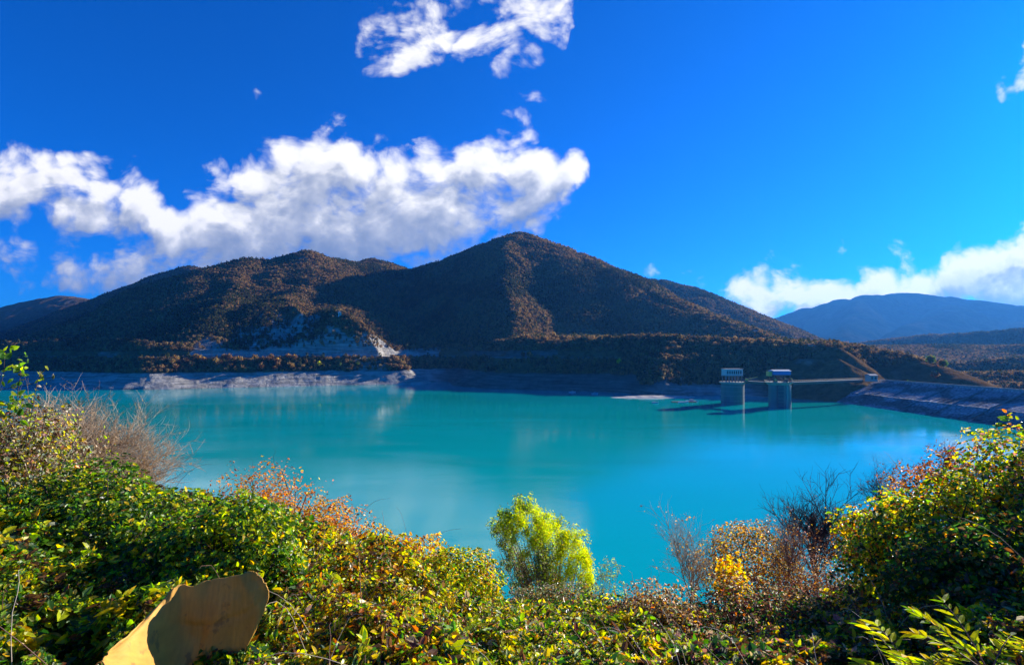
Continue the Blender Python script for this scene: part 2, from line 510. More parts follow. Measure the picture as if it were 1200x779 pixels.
# ------------------------------------------------------------------ water and the deep ground
def water():
    m, nt, b = new_mat('lake_water')
    pos = geo_pos(nt)
    drift = noise(nt, vmap(nt, pos, (.004, .011, 0)), 1.0, 4, .5, .6)
    c = ramp(nt, drift, [(.3, (.0, .31, .3)), (.7, (.0, .39, .39))])
    nt.links.new(c, b.inputs['Base Color'])
    b.inputs['Roughness'].default_value = .04; b.inputs['IOR'].default_value = 1.33; b.inputs['Specular IOR Level'].default_value = .5
    w1 = noise(nt, vmap(nt, pos, (.22, .5, 0)), 1.0, 3, .6)
    w2 = noise(nt, vmap(nt, pos, (1.4, 2.6, 0)), 1.0, 3, .6)
    gust = ramp(nt, noise(nt, vmap(nt, pos, (.006, .02, 0)), 1.0, 3, .5, 1.0), [(.4, .25), (.65, 1.0)])
    h = mth(nt, 'MULTIPLY', mth(nt, 'MULTIPLY_ADD', w2, .6, w1), gust)
    bump(nt, b, h, .34, .13)
    n = 60
    xs = np.linspace(-3200, 420, n); ys = np.linspace(12, 1000, n)
    X, Y = np.meshgrid(xs, ys)
    o = link('water', mesh_np('water', np.stack([X, Y, X * 0], -1).reshape(-1, 3), [grid_faces(n, n)], m, smooth=True))
    tag(o, kind='structure')
    g = plain('deep_ground', (.16, .14, .1), .95, .3, .01)
    xs = np.linspace(-7800, 11800, 12); ys = np.linspace(-900, 8600, 12)
    X, Y = np.meshgrid(xs, ys)
    o = link('ground', mesh_np('ground', np.stack([X, Y, X * 0 - 75], -1).reshape(-1, 3), [grid_faces(12, 12)], g))
    tag(o, kind='structure')


water()


# ------------------------------------------------------------------ the near hillside
UT = [-1.6, -1.15, -.97, -.8, -.5, -.35, -.25, -.1, 0, .2, .4, .6, .8, .97, 1.15, 1.6]
Z3 = [43.6, 43.5, 43.35, 43.25, 43.2, 43.1, 43.15, 43.1, 43.05, 43.05, 43.05, 43.0, 42.95, 42.9, 42.6, 42.4]
Z6 = [44.4, 44.1, 43.85, 43.4, 43.1, 42.95, 42.7, 42.2, 42.0, 41.95, 41.85, 41.98, 42.55, 43.6, 44.2, 44.4]


def canopy(X, Y):
    """mean top of the undergrowth above the near slope"""
    D = np.maximum(Y, .3); u = np.clip(X / D, -1.6, 1.6)
    z3 = np.interp(u, UT, Z3); z6 = np.interp(u, UT, Z6)
    sl = (z6 - z3) / 3.0
    near = z3 + sl * (np.minimum(D, 6.2) - 3)
    edge = np.interp(u, [-1.3, -.97, -.7, -.5, 0, .6, 1.0], [8.2, 7.6, 6.3, 6.2, 6.2, 6.2, 6.8])
    e = np.maximum(D - edge, 0)
    drop = .6 * (np.sqrt(e * e + 1.0) - 1.0)
    return near - drop


def ground_z(X, Y):
    # a broad rock-and-soil slope; the undergrowth stands about 0.8 m high on it
    g = canopy(X, Y) - .85
    R_ = np.hypot(X, Y)
    shelf = 43.35 + 0 * X
    t = np.clip((Y - .9) / 1.3, 0, 1)
    return shelf * (1 - t) + g * t


def near_hillside():
    d = np.concatenate([np.linspace(-30, .5, 12), np.geomspace(.7, 170, 150)])
    u = np.linspace(-1, 1, 161)
    U, D = np.meshgrid(u, d)
    W = np.maximum(np.abs(D) * 1.7, 30)
    X, Y = U * W, D
    H = np.where(Y < .6, 43.35, ground_z(X, np.maximum(Y, .3)) + .12 * fbm2(X / .8, Y / .8, 4, 5) * (Y > 1.5))
    H = np.maximum(H, -40)
    m, nt, b = new_mat('near_soil')
    pos = geo_pos(nt)
    c = ramp(nt, noise(nt, pos, 3, 6, .65), [(.3, (.035, .025, .015)), (.55, (.08, .055, .03)), (.75, (.14, .1, .06))])
    nt.links.new(c, b.inputs['Base Color']); b.inputs['Roughness'].default_value = .95
    bump(nt, b, noise(nt, pos, 9, 5, .7), .8, .08)
    o = link('hillside', mesh_np('hillside', np.stack([X, Y, H], -1).reshape(-1, 3), [grid_faces(len(d), len(u))], m, smooth=True))
    tag(o, kind='structure')


near_hillside()

# ------------------------------------------------------------------ leaves
C_ = {k: np.array(v) for k, v in dict(
    dark=(.02, .06, .012), green=(.06, .15, .02), bright=(.17, .3, .02), lime=(.46, .5, .012), yellow=(.72, .5, .012),
    gold=(.6, .3, .012), orange=(.62, .17, .008), rust=(.22, .075, .018), brown=(.13, .065, .028), red=(.3, .035, .015),
    dry=(.36, .27, .15), pale=(.3, .33, .2), olive=(.11, .12, .03), purple=(.09, .035, .03), greyg=(.22, .25, .12), pink=(.38, .2, .15), willow=(.5, .58, .03)).items()}


def pick(pal, n, rs):
    ks = list(pal); w = np.array([pal[k] for k in ks], float); w /= w.sum()
    i = rs.choice(len(ks), n, p=w)
    c = np.array([C_[k] for k in ks])[i]
    return c * rs.uniform(.65, 1.4, (n, 1)) * rs.uniform(.88, 1.14, (n, 3))


def unit(v): return v / (np.linalg.norm(v, axis=1)[:, None] + 1e-9)


def leaves(pos, nrm, size, width, rs, cup=.18, detail=1, axis=None):
    """leaf blades at pos facing nrm. detail 1: 8-vertex ovate blade with a fold and droop; 0: folded diamond"""
    n = len(pos)
    a = rs.normal(size=(n, 3)) if axis is None else axis
    t = unit(a - (a * nrm).sum(1)[:, None] * nrm)
    b = np.cross(nrm, t)
    size = np.broadcast_to(np.asarray(size, float), (n,)) * rs.uniform(.55, 1.3, n)
    if detail:
        T = np.array([0, .3, .28, .3, .68, .66, .68, 1.0])
        S = np.array([0, -.5, 0, .5, -.4, 0, .4, 0]) * width
        N = np.array([0, 0, -cup, 0, -.06, -cup - .04, -.06, -.2])
        faces = np.array([[0, 2, 1], [0, 3, 2], [1, 2, 5], [1, 5, 4], [2, 3, 6], [2, 6, 5], [4, 5, 7], [5, 6, 7]])
    else:
        T = np.array([0, .45, .5, .45, 1.0]); S = np.array([0, -.5, 0, .5, 0]) * width; N = np.array([0, 0, -cup, 0, -.12])
        faces = np.array([[0, 2, 1], [0, 3, 2], [1, 2, 4], [2, 3, 4]])
    k = len(T)
    V = pos[:, None, :] + size[:, None, None] * (t[:, None, :] * T[None, :, None] + b[:, None, :] * S[None, :, None] + nrm[:, None, :] * N[None, :, None])
    Fc = (faces[None, :, :] + (np.arange(n) * k)[:, None, None]).reshape(-1, 3)
    return V.reshape(-1, 3), Fc, k


def foliage_obj(name, pos, nrm, size, width, pal, rs, parent, mat='leaf', detail=1, col=None, cup=.18, axis=None):
    V, Fc, k = leaves(pos, nrm, size, width, rs, cup, detail, axis)
    c = pick(pal, len(pos), rs) if col is None else col
    return link(name, mesh_np(name, V, [Fc], M[mat], tint=np.repeat(c, k, axis=0)), parent)


def ball_points(n, c, rad, seed, rs, lump=.28, shell=.45, zmin=-.6):
    d = unit(rs.normal(size=(int(n * 1.6), 3)))
    d = d[d[:, 2] > zmin][:n]
    f = 1 + lump * vn3(d * 2.2 + seed * 3.1, seed) + lump * .55 * vn3(d * 5.0 + seed, seed + 5)
    keep = vn3(d * 4.2 + seed * 1.7, seed + 9) > -.45
    d = d[keep]; f = f[keep]
    r = f * (1 - shell * rs.uniform(0, 1, len(d)) ** 1.6)
    p = np.asarray(c) + d * r[:, None] * np.asarray(rad)
    nrm = unit(d / np.asarray(rad) * np.mean(rad) + np.array([0, 0, .5]) + rs.normal(size=d.shape) * .75)
    return p, nrm, d


def branch_system(base, direction, length, radius, levels, spread, kids, rs, up=.15, wig=.12, gravity=0.0, rmin=.0016):
    """recursive branches -> [(pts, radii, level)]"""
    out = []

    def grow(p, d, L, r, lev):
        n = 6 if lev == 0 else 4
        pts = [p]; dd = d.copy()
        for i in range(n):
            dd = dd + rs.normal(size=3) * wig + np.array([0, 0, up - gravity * lev]) * .25
            dd /= np.linalg.norm(dd)
            pts.append(pts[-1] + dd * L / n)
        pts = np.array(pts)
        out.append((pts, np.linspace(r, r * .45, n + 1), lev))
        if lev >= levels: return
        for k in range(kids[lev]):
            t = rs.uniform(.25, 1.0) if lev else rs.uniform(.3, 1.0)
            j = min(int(t * n), n - 1)
            q = pts[j] + (pts[j + 1] - pts[j]) * (t * n - j)
            tang = unit((pts[j + 1] - pts[j])[None])[0]
            side = rs.normal(size=3); side -= side.dot(tang) * tang; side /= np.linalg.norm(side)
            nd_ = tang * (1 - spread * .5) + side * spread
            nd_ /= np.linalg.norm(nd_)
            grow(q, nd_, L * rs.uniform(.45, .72), max(r * .5, rmin), lev + 1)
    grow(np.asarray(base, float), unit(np.asarray(direction, float)[None])[0], length, radius, 0)
    return out


def tube_obj(name, polys, mat, parent, sides=4):
    V, Q = tubes([(p[0], p[1]) for p in polys], sides)
    return link(name, mesh_np(name, V, [Q], M[mat], smooth=True), parent)


def sub_stems(base, tips, rs, r=.012, bow=.25):
    out = []
    for tp in tips:
        tp = np.asarray(tp); b = np.asarray(base) + rs.normal(size=3) * np.array([.1, .1, 0])
        m = (b + tp) / 2 + rs.normal(size=3) * bow * np.linalg.norm(tp - b) * .4 + np.array([0, 0, .1])
        t = np.linspace(0, 1, 7)[:, None]
        out.append(((1 - t) ** 2 * b + 2 * t * (1 - t) * m + t * t * tp, np.linspace(r, r * .35, 7)))
    return out


# undergrowth: one mass of brambles and creepers over the near slope
def region_palette(px):
    if px < 250: return dict(dark=3, green=3.4, bright=3, lime=2.6, yellow=.7, gold=.3, brown=.8, rust=.3, olive=1)
    if px < 370: return dict(dark=2, green=3, bright=2.5, lime=3, yellow=1.2, brown=1, orange=.2, olive=1, dry=.3)
    if px < 520: return dict(dark=1.5, green=1.5, bright=1, lime=3, yellow=2.6, gold=1.2, orange=.5, brown=2, rust=.8, dry=1, purple=.8)
    if px < 740: return dict(dark=2.6, green=2.6, bright=2, lime=2.6, yellow=1.2, gold=.3, brown=1.2, dry=.8, pale=.8, purple=.5, pink=.2)
    if px < 1000: return dict(dark=3, green=2, bright=1, lime=.8, yellow=.5, gold=.4, brown=2, rust=.8, dry=1.4, pale=1, purple=1.5, pink=.5)
    return dict(dark=2.4, green=2.2, bright=1.6, lime=2, yellow=1, gold=.6, orange=.4, brown=1.4, rust=.6, dry=.8, pale=.6, purple=.4)


def undergrowth():
    rs = np.random.RandomState(11)
    parts = []
    N = 620000
    px = rs.uniform(-170, 1370, N)
    D = 2.15 * (9.0 / 2.15) ** rs.uniform(0, 1, N) ** 1.05
    X = (px - 600) / F * D; Y = D
    lump = .22 * fbm2(X / .75, Y / .75, 3, 90) + .13 * fbm2(X / .28, Y / .28, 2, 91)
    z0 = canopy(X, Y) + lump
    holes = fbm2(X / .33, Y / .33, 3, 95)
    depth = rs.exponential(.11, N) + np.clip(-holes - .12, 0, 1) * 1.1
    ok = (depth < .75) & (rs.uniform(0, 1, N) < np.clip(1.1 - .09 * D, .25, 1))
    # the strip right behind the sheet of cardboard stays clear of its face
    Z = z0 - depth
    cx0 = (px > 128) & (px < 322) & (D < 2.95) & (412 - (Z - EYE) / D * F > 655)
    ok &= ~(cx0 & (px < 240 + (D - 2.2) * 40)) & ~(cx0 & (D > 2.45))
    X, Y, Z, px, D = X[ok], Y[ok], Z[ok], px[ok], D[ok]
    pos = np.stack([X, Y, Z], -1)
    n = len(pos)
    e = .08
    gx = (canopy(X + e, Y) - canopy(X - e, Y)) / (2 * e) + 1.2 * fbm2(X / .28 + .3, Y / .28, 2, 91)
    gy = (canopy(X, Y + e) - canopy(X, Y - e)) / (2 * e)
    nrm = unit(np.stack([-gx, -gy - .25, np.ones(n)], -1) + rs.normal(size=(n, 3)) * .62)
    col = np.zeros((n, 3))
    cl = px + 60 * fbm2(X / .5, Y / .5, 2, 97) + rs.normal(size=n) * 45
    edges = [-1e9, 250, 370, 520, 740, 1000, 1e9]
    for a, b in zip(edges[:-1], edges[1:]):
        mk = (cl >= a) & (cl < b)
        if mk.any(): col[mk] = pick(region_palette((max(a, 0) + min(b, 1300)) / 2), mk.sum(), rs)
    # sprays of one plant share a colour: clumps
    cl2 = vn2(X / .16, Y / .16, 99)
    for thr, k in ((.62, 'lime'), (.78, 'yellow')):
        mk = (cl2 > thr) & (rs.uniform(size=n) < .7)
        col[mk] = C_[k] * rs.uniform(.6, 1.15, (mk.sum(), 1))
    mk = (cl2 < -.66) & (rs.uniform(size=n) < .6)
    col[mk] = C_['brown'] * rs.uniform(.6, 1.5, (mk.sum(), 1))
    size = np.interp(D, [2, 4, 9], [.044, .046, .066]) * np.clip(np.exp(rs.normal(size=n) * .33), .45, 2.1) * (1 + .35 * vn2(X / .5, Y / .5, 44))
    V, Fc, k = leaves(pos, nrm, size, .54, rs, .16, 1)
    root = bpy.data.objects.new('undergrowth', mesh_np('undergrowth', V, [Fc], M['leaf'], tint=np.repeat(col, k, axis=0)))
    COL.objects.link(root); root['local'] = 1
    tag(root, 'tangled autumn brambles and creepers covering the near slope', 'undergrowth', kind='stuff')
    # arching canes
    ps = []
    for i in range(170):
        q = rs.uniform(-120, 1320); d = 2.9 + rs.uniform(0, 1) ** 1.3 * 5
        if 90 < q < 345 and d < 3.6: continue
        x = (q - 600) / F * d
        z = float(canopy(np.array([x]), np.array([d]))[0])
        a = rs.uniform(0, 2 * math.pi); L = rs.uniform(.25, .9)
        t = np.linspace(0, 1, 8)
        h = rs.uniform(-.05, .14)
        pts = np.stack([x + (t - .3) * L * math.cos(a), d + (t - .3) * L * math.sin(a), z - .3 + 4 * (h + .3) * t * (1 - t * .55)], -1)
        pts += rs.normal(size=pts.shape) * .005
        ps.append((pts, np.linspace(.003, .001, 8)))
    a = tube_obj('cane', ps[:len(ps) * 2 // 3], 'red_twig', root); b = tube_obj('cane', ps[len(ps) * 2 // 3:], 'pale_twig', root)
    for o in (a, b): o['kind'] = 'stuff'


undergrowth()


# ------------------------------------------------------------------ shrubs one can tell apart
def shrub(name, label, cat, px, ytop, D, wpx, h, pal, n, leaf, seed, group=None, mat='leaf', detail=1, ry=None, stem='bark', width=.6,
          lump=.28, shell=.45, twig_tips=26, zmin=-.5, poke=0):
    rs = np.random.RandomState(seed)
    top = P(px, ytop, D)
    rx = wpx / F * D / 2; rz = h / 2; ry = ry or rx * .9
    c = np.array([top[0], top[1] + ry * .15, top[2] - rz * .98])
    gz = float(ground_z(np.array([c[0]]), np.array([c[1]]))[0])
    gz = min(gz, c[2] - rz * .6)
    t = thing(name, label, cat, (c[0], c[1], gz), group=group)
    base = np.array(t.location)
    pos, nrm, d = ball_points(n, c - base, (rx, ry, rz), seed, rs, lump, shell, zmin)
    foliage_obj('foliage', pos, nrm, leaf, width, pal, rs, t, mat, detail)
    tips = pos[rs.choice(len(pos), twig_tips)]
    polys = sub_stems((0, 0, -.05), tips, rs, max(.008, rx * .02))
    for tp in pos[rs.choice(len(pos), poke)] if poke else []:
        v = unit((tp - (c - base))[None])[0] + np.array([0, 0, .5])
        tt = np.linspace(0, 1, 5)[:, None]
        polys.append((tp + v * tt * rs.uniform(.15, .4) * rz + rs.normal(size=(5, 3)) * .015 * tt, np.linspace(.003, .001, 5)))
    tube_obj('stem', polys, stem, t)
    return t


G1 = 'shrubs on the near slope'
shrub('bramble_bush', 'big dark green bramble bush filling the left side of the near slope', 'bush', 70, 560, 4.9, 300, 1.4,
      dict(dark=3, green=3.6, bright=3.2, lime=2.6, yellow=.7, gold=.2, olive=1, brown=.4), 17000, .055, 21, G1, ry=.9)
shrub('bramble_bush', 'green bramble bush with lime leaves just above the sheet of cardboard', 'bush', 262, 588, 4.6, 170, 1.1,
      dict(dark=2, green=3, bright=3, lime=3.2, yellow=1, brown=.6), 9000, .05, 22, G1, ry=.6)
shrub('dry_shrub', 'dry straw coloured shrub with pale leaves at the far left edge of the slope', 'shrub', 22, 462, 5.6, 120, 1.4,
      dict(dry=2, pale=2, brown=2, lime=1.4, olive=1.2, pink=.8, yellow=.6), 4200, .045, 23, G1, ry=.6, stem='pale_twig', shell=.8, poke=60)
shrub('orange_shrub', 'sparse orange shrub with dark forked stems rising against the lake', 'shrub', 312, 546, 10.0, 118, 1.5,
      dict(orange=3, gold=3, rust=1.2, dry=1.4, pink=.7, yellow=.8), 2600, .062, 24, G1, ry=.75, detail=0, stem='dark_twig', shell=.8, lump=.4, poke=30)
shrub('orange_shrub', 'dense golden orange shrub on the slope right of the sparse orange one', 'shrub', 372, 594, 9.0, 110, 1.4,
      dict(gold=4, orange=2.2, yellow=1.6, rust=1, olive=.8, brown=.8), 6500, .055, 25, G1, ry=.7, detail=0, lump=.35)
shrub('yellow_shrub', 'bright yellow and orange shrub on the crest below the pale water glint', 'shrub', 452, 633, 6.8, 150, 1.1,
      dict(yellow=4, gold=2.4, orange=1.5, lime=2, rust=.6, brown=.6), 9500, .05, 26, G1, ry=.6, lump=.3)
shrub('yellow_shrub', 'rounded lime yellow shrub sloping down towards the willow tree', 'shrub', 520, 652, 6.4, 130, 1.0,
      dict(lime=4, yellow=2, bright=2, green=1.4, dark=.8, gold=.8, brown=.6), 8500, .046, 27, G1, ry=.6)
shrub('reddish_sapling', 'thin orange brown sapling standing left of the willow tree', 'sapling', 569, 650, 9.5, 24, .9,
      dict(orange=2, gold=2, rust=2, brown=1, olive=.6), 700, .05, 28, G1, ry=.25, detail=0, shell=.9)
shrub('olive_shrub', 'low grey olive shrub growing in front of the willow trunk', 'shrub', 640, 689, 8.5, 140, .8,
      dict(olive=3, greyg=2.4, brown=1.6, dry=1, green=1, gold=.5), 5200, .05, 29, G1, ry=.6, detail=0)
shrub('dry_shrub', 'dry straw and brown shrub at the dip right of the willow', 'shrub', 772, 690, 6.2, 110, .9,
      dict(dry=3, pink=.8, brown=2, olive=1.2, gold=1, pale=1.2, orange=.4), 4800, .042, 30, G1, ry=.5, shell=.8, stem='red_twig', poke=60)
shrub('golden_bush', 'round golden brown bush left of the bare tree', 'bush', 882, 618, 14.0, 110, 2.6,
      dict(gold=3, olive=2, brown=2, yellow=.8, rust=.8, dry=.6), 8500, .075, 31, G1, ry=1.1, detail=0, lump=.22)
shrub('brown_shrub', 'dry reddish brown shrub around the foot of the bare tree', 'shrub', 968, 660, 12.0, 160, 1.8,
      dict(brown=4, rust=2, dry=2, pink=1, gold=1, purple=1), 9000, .06, 32, G1, ry=1.1, detail=0, lump=.35, shell=.7, stem='red_twig', poke=60)
shrub('brown_shrub', 'rusty brown shrub on the right slope between bare tree and green bush', 'shrub', 1040, 598, 9.5, 104, 1.6,
      dict(rust=3, brown=2.6, orange=1.4, gold=2, dry=.8, olive=.6), 8000, .055, 33, G1, ry=.8, detail=0, lump=.35, stem='red_twig', poke=40)
shrub('green_bush', 'large green bush with glossy yellow edged leaves on the right slope', 'bush', 1104, 570, 6.0, 176, 1.9,
      dict(dark=2.2, green=2.2, bright=2.2, lime=3, yellow=1.6, pale=.6, gold=.9, orange=.5, rust=.4), 15000, .058, 34, G1, ry=.9)
shrub('green_bush', 'tall lit bush of yellow and orange leaves at the right edge', 'bush', 1206, 520, 5.8, 110, 1.7,
      dict(green=2, bright=2, lime=3, yellow=2, orange=1, pink=1, pale=1.2, dark=1.4), 9000, .055, 35, G1, ry=.7, lump=.4, shell=.6, poke=25)
shrub('rust_shrub', 'brown and orange shrub along the crest of the right slope', 'shrub', 1118, 536, 8.0, 110, 1.2,
      dict(rust=2.4, brown=2.6, orange=1.6, gold=1, yellow=.6, purple=1), 5200, .05, 36, G1, ry=.6, detail=0, lump=.4, stem='red_twig', poke=50)
shrub('green_bush', 'deeply shaded dark green bush at the lower right corner', 'bush', 1165, 622, 4.6, 190, 1.6,
      dict(dark=4, green=3, olive=1, brown=1.4, lime=1, gold=.5, rust=.4), 12000, .055, 37, G1, ry=.7)
shrub('yellow_sprig', 'upright sprig of bright yellow leaves below the golden bush', 'shrub', 858, 656, 7.2, 44, .8,
      dict(yellow=4, gold=2, lime=1, orange=.7), 900, .06, 38, G1, ry=.25, shell=.95)
shrub('brown_shrub', 'dry brown and dark purple shrub under the golden bush', 'shrub', 900, 690, 6.4, 190, 1.0,
      dict(brown=3, purple=2, dry=1.6, dark=1.6, green=1, pale=.7, orange=.4), 7500, .046, 39, G1, ry=.6, shell=.7, stem='red_twig', poke=40)


# feathery lime plants at the bottom right: arching fronds of long leaflets
def frond_plant(px, py, D, seed, label, nf=11, L=.4):
    rs = np.random.RandomState(seed)
    c = P(px, py, D)
    gz = float(ground_z(np.array([c[0]]), np.array([c[1]]))[0])
    t = thing('frond_plant', label, 'plant', (c[0], c[1], gz), group='lime frond plants at the lower right')
    pos = []; nrm = []; ax = []; polys = []
    b = np.array([0, 0, c[2] - gz - .22])
    polys.append((np.array([[0, 0, -.05], [.02, 0, b[2] * .5], b]), np.array([.01, .008, .006])))
    for k in range(nf):
        a = rs.uniform(0, 2 * math.pi); el = rs.uniform(.45, 1.0)
        dr = np.array([math.cos(a) * math.cos(el), math.sin(a) * math.cos(el), math.sin(el)])
        tt = np.linspace(0, 1, 9)
        pts = b + dr * tt[:, None] * L * rs.uniform(.6, 1.2) + np.array([0, 0, -.28 * L]) * (tt ** 2)[:, None]
        polys.append((pts, np.linspace(.004, .0015, 9)))
        for i in range(2, 9):
            tg = unit((pts[i] - pts[i - 1])[None])[0]
            sd = np.cross(tg, [0, 0, 1.0]); sd /= np.linalg.norm(sd) + 1e-9
            for sg in (-1, 1):
                pos.append(pts[i]); ax.append(sd * sg + tg * .9 + rs.normal(size=3) * .12)
                nrm.append(np.array([0, 0, 1]) + rs.normal(size=3) * .3)
        pos.append(pts[-1]); ax.append(pts[-1] - pts[-2]); nrm.append(np.array([0, 0, 1.0]))
    pos = np.array(pos); ax = unit(np.array(ax)); nrm = np.array(nrm)
    nrm = unit(nrm - (nrm * ax).sum(1)[:, None] * ax)
    foliage_obj('foliage', pos, nrm, .085, .3, dict(lime=5, bright=1.5, yellow=.8), rs, t, 'leaf_soft', 1, axis=ax, cup=.1)
    tube_obj('stem', polys, 'red_twig', t)


frond_plant(1075, 752, 2.75, 51, 'lime green plant with long leaflets, leftmost of the two at the lower right')
frond_plant(1160, 742, 2.8, 52, 'lime green plant with arching fronds nearest the right edge')


# the willow: a many-lobed yellow-green crown on a forked trunk
def lobed_tree(name, label, cat, D, base_px, lobes, leaf, per, seed, trunk_r, mat='leaf_soft', stem='bark', base_y=745):
    rs = np.random.RandomState(seed)
    b = P(base_px, base_y, D)
    b[2] = float(ground_z(np.array([b[0]]), np.array([b[1]]))[0])
    t = thing(name, label, cat, tuple(b))
    pp = []; nn = []; cc = []; polys = []
    fork = np.array([0, 0, 1.0])
    for (px, py, r, dy, pal, dens) in lobes:
        c = P(px, py, D + dy) - b
        rr = .86 * r / F * D
        # each lobe is itself made of small tufts
        nt_ = int(10 * dens) + 4
        d = unit(rs.normal(size=(nt_, 3)))
        tc = c + d * rr * rs.uniform(.4, 1.15, (nt_, 1))
        for q in tc:
            m = int(per * rr * rr * dens)
            v = rs.normal(size=(m, 3)) * rr * rs.uniform(.14, .27) * np.array([1, 1, 1.25])
            pp.append(q + v); nn.append(unit(v + np.array([0, 0, .2]) + rs.normal(size=(m, 3)) * rr * .3))
            cc.append(pick(pal, m, rs) * rs.uniform(.75, 1.2))
            if len(polys) > 1 and rs.uniform() < .62: continue
            mid = (fork + q) / 2 + rs.normal(size=3) * .2 + np.array([0, 0, -.1])
            tt = np.linspace(0, 1, 8)[:, None]
            polys.append(((1 - tt) ** 2 * fork + 2 * tt * (1 - tt) * mid + tt * tt * q, np.linspace(trunk_r * .35, .006, 8)))
    pos = np.concatenate(pp); nrm = np.concatenate(nn)
    ax = unit(nrm * .4 + rs.normal(size=nrm.shape) * .5 + np.array([0, 0, .5]))
    foliage_obj('crown', pos, unit(nrm), leaf, .36, None, rs, t, mat, 0, col=np.concatenate(cc), axis=ax)
    trunk = [(np.array([[0, 0, -.4], [.03, .02, .3], [-.02, 0, .7], fork]), np.array([trunk_r * 1.3, trunk_r, trunk_r * .85, trunk_r * .7]))]
    tube_obj('trunk', trunk, stem, t, 8)
    tube_obj('branch', polys, 'grey_twig', t, 4)
    return t


yl = dict(willow=6, lime=2, yellow=.8)
yo = dict(willow=2, lime=2, olive=1.5, bright=2, greyg=.8)
go = dict(greyg=3, olive=1.2, willow=1.4, dry=.6, bright=.8)
lobed_tree('willow_tree', 'yellow green willow tree with a many-lobed crown standing before the lake', 'tree', 30.0, 645,
           [(612, 592, 15, 0, yo, .9), (628, 603, 14, .4, yl, 1), (592, 607, 13, -.3, yo, .9), (607, 615, 20, -.6, yl, 1.1), (641, 615, 15, .5, yl, 1), (655, 611, 10, .6, yo, .7),
            (632, 632, 24, -.8, yl, 1.1), (588, 632, 15, .2, go, .9), (580, 615, 9, .4, yo, .7), (660, 636, 20, 0, yl, 1.1), (678, 630, 11, .5, yl, .9), (676, 652, 19, 0, yl, 1),
            (606, 650, 19, .3, go, .9), (640, 655, 22, -1.2, go, 1), (660, 672, 22, -.6, yl, .9), (686, 672, 16, .2, yl, 1), (618, 678, 22, .2, go, .9), (645, 690, 24, 0, go, .9), (590, 668, 13, .5, go, .7), (688, 692, 15, 0, yl, .8)],
           .15, 210, 61, .16)
lobed_tree('small_tree', 'thin grey green young tree to the right of the willow', 'tree', 27.0, 700,
           [(712, 660, 9, 0, go, .6), (722, 668, 9, .3, go, .55), (704, 672, 9, -.2, go, .55), (716, 682, 13, 0, go, .5), (700, 692, 11, 0, yo, .5), (726, 690, 9, .2, go, .4)],
           .13, 170, 62, .06, stem='grey_twig')


# leafless trees and twiggy bushes
def bare_tree(name, label, cat, px, ybase, ytop, D, seed, mat, levels=4, kids=(12, 8, 6, 4), spread=.75, r=.09, lean=(0, 0, 1), leaders=1, leafpal=None, nleaf=0, leaf=.05, up=.25, wig=.1, group=None, width=1.0, rmin=.0016):
    rs = np.random.RandomState(seed)
    b = P(px, ybase, D)
    gz = min(b[2], float(ground_z(np.array([b[0]]), np.array([b[1]]))[0]))
    t = thing(name, label, cat, (b[0], b[1], gz), group=group)
    H = (ybase - ytop) / F * D
    polys = []
    off = np.array([0, 0, b[2] - gz])
    if off[2] > .05 and leaders == 1:
        polys.append((np.array([[0, 0, -.15], off * .5, off]), np.array([r * 1.3, r * 1.15, r]), 0))
    for k in range(leaders):
        if leaders == 1: d = np.array(lean, float); o = off
        else:
            a = rs.uniform(0, 2 * math.pi); q = rs.uniform(.1, .75) * width
            d = np.array([math.cos(a) * q, math.sin(a) * q, 1.0]) + np.array(lean, float) * .6; o = off + rs.normal(size=3) * np.array([.06, .06, 0])
            if 'tree' in name and k == 0: polys.append((np.array([[0, 0, -.2], off * .5, off * 1.02]), np.array([r * 2.6, r * 2.2, r * 1.8]), 0))
            if 'tree' not in name: polys.append((np.array([[o[0] * .4, o[1] * .4, -.05], o * .7, o]), np.array([r, r * .9, r * .8]), 0))
        polys += branch_system(o, d, H * rs.uniform(.5, .66) if leaders == 1 else H * rs.uniform(.55, 1.0) / 1.15, r, levels, spread, kids, rs, up, wig, 0.0, rmin)
    lim = H
    thick = [p for p in polys if p[2] <= 1]; fine = [p for p in polys if p[2] > 1]
    tube_obj('trunk' if 'tree' in name else 'stem', thick, mat, t, 6)
    if fine: tube_obj('twig', fine, mat, t, 3)
    if nleaf:
        ends = np.array([p[0][rs.randint(1, len(p[0]))] for p in polys])
        q = ends[rs.choice(len(ends), nleaf)] + rs.normal(size=(nleaf, 3)) * .02
        foliage_obj('foliage', q, unit(rs.normal(size=(nleaf, 3)) + np.array([0, 0, .6])), leaf, .6, leafpal, rs, t, 'leaf', 0)
    return t


bare_tree('bare_tree', 'dark leafless tree with a wide fan of branches by the lake', 'tree', 956, 676, 586, 25, 71, 'dark_twig', 3, (8, 6, 5), .6, .05, leaders=10, up=.22, wig=.07, rmin=.005, width=1.5)
G2 = 'tan twiggy bushes at the left'
lk = dict(dry=3, gold=1, brown=1.5, pale=.6)
for i, (px, yb, yt, D, n, lab) in enumerate([
        (40, 590, 492, 8.0, 22, 'tan twiggy bush, leftmost and tallest of the leafless ones'),
        (90, 600, 502, 8.6, 24, 'tan twiggy bush with leaning fine stems above the dark bramble bush'),
        (136, 610, 526, 9.2, 22, 'low tan twiggy bush sloping down to the lake at the left')]):
    bare_tree('twiggy_bush', lab, 'bush', px, yb, yt, D, 72 + i, 'grey_twig', 3, (7, 6, 4), .6, .012, lean=(.55, 0, .4), leaders=n, leafpal=lk, nleaf=1100, leaf=.03, group=G2, width=1.1, wig=.09, rmin=.003)
bare_tree('twiggy_bush', 'pale leafless bush leaning over the water below the golden bush', 'bush', 812, 712, 630, 10.5, 77, 'grey_twig', 3, (7, 6, 4), .6, .014, leaders=6, leafpal=dict(gold=2, dry=2, brown=1), nleaf=260, leaf=.05, width=.9)
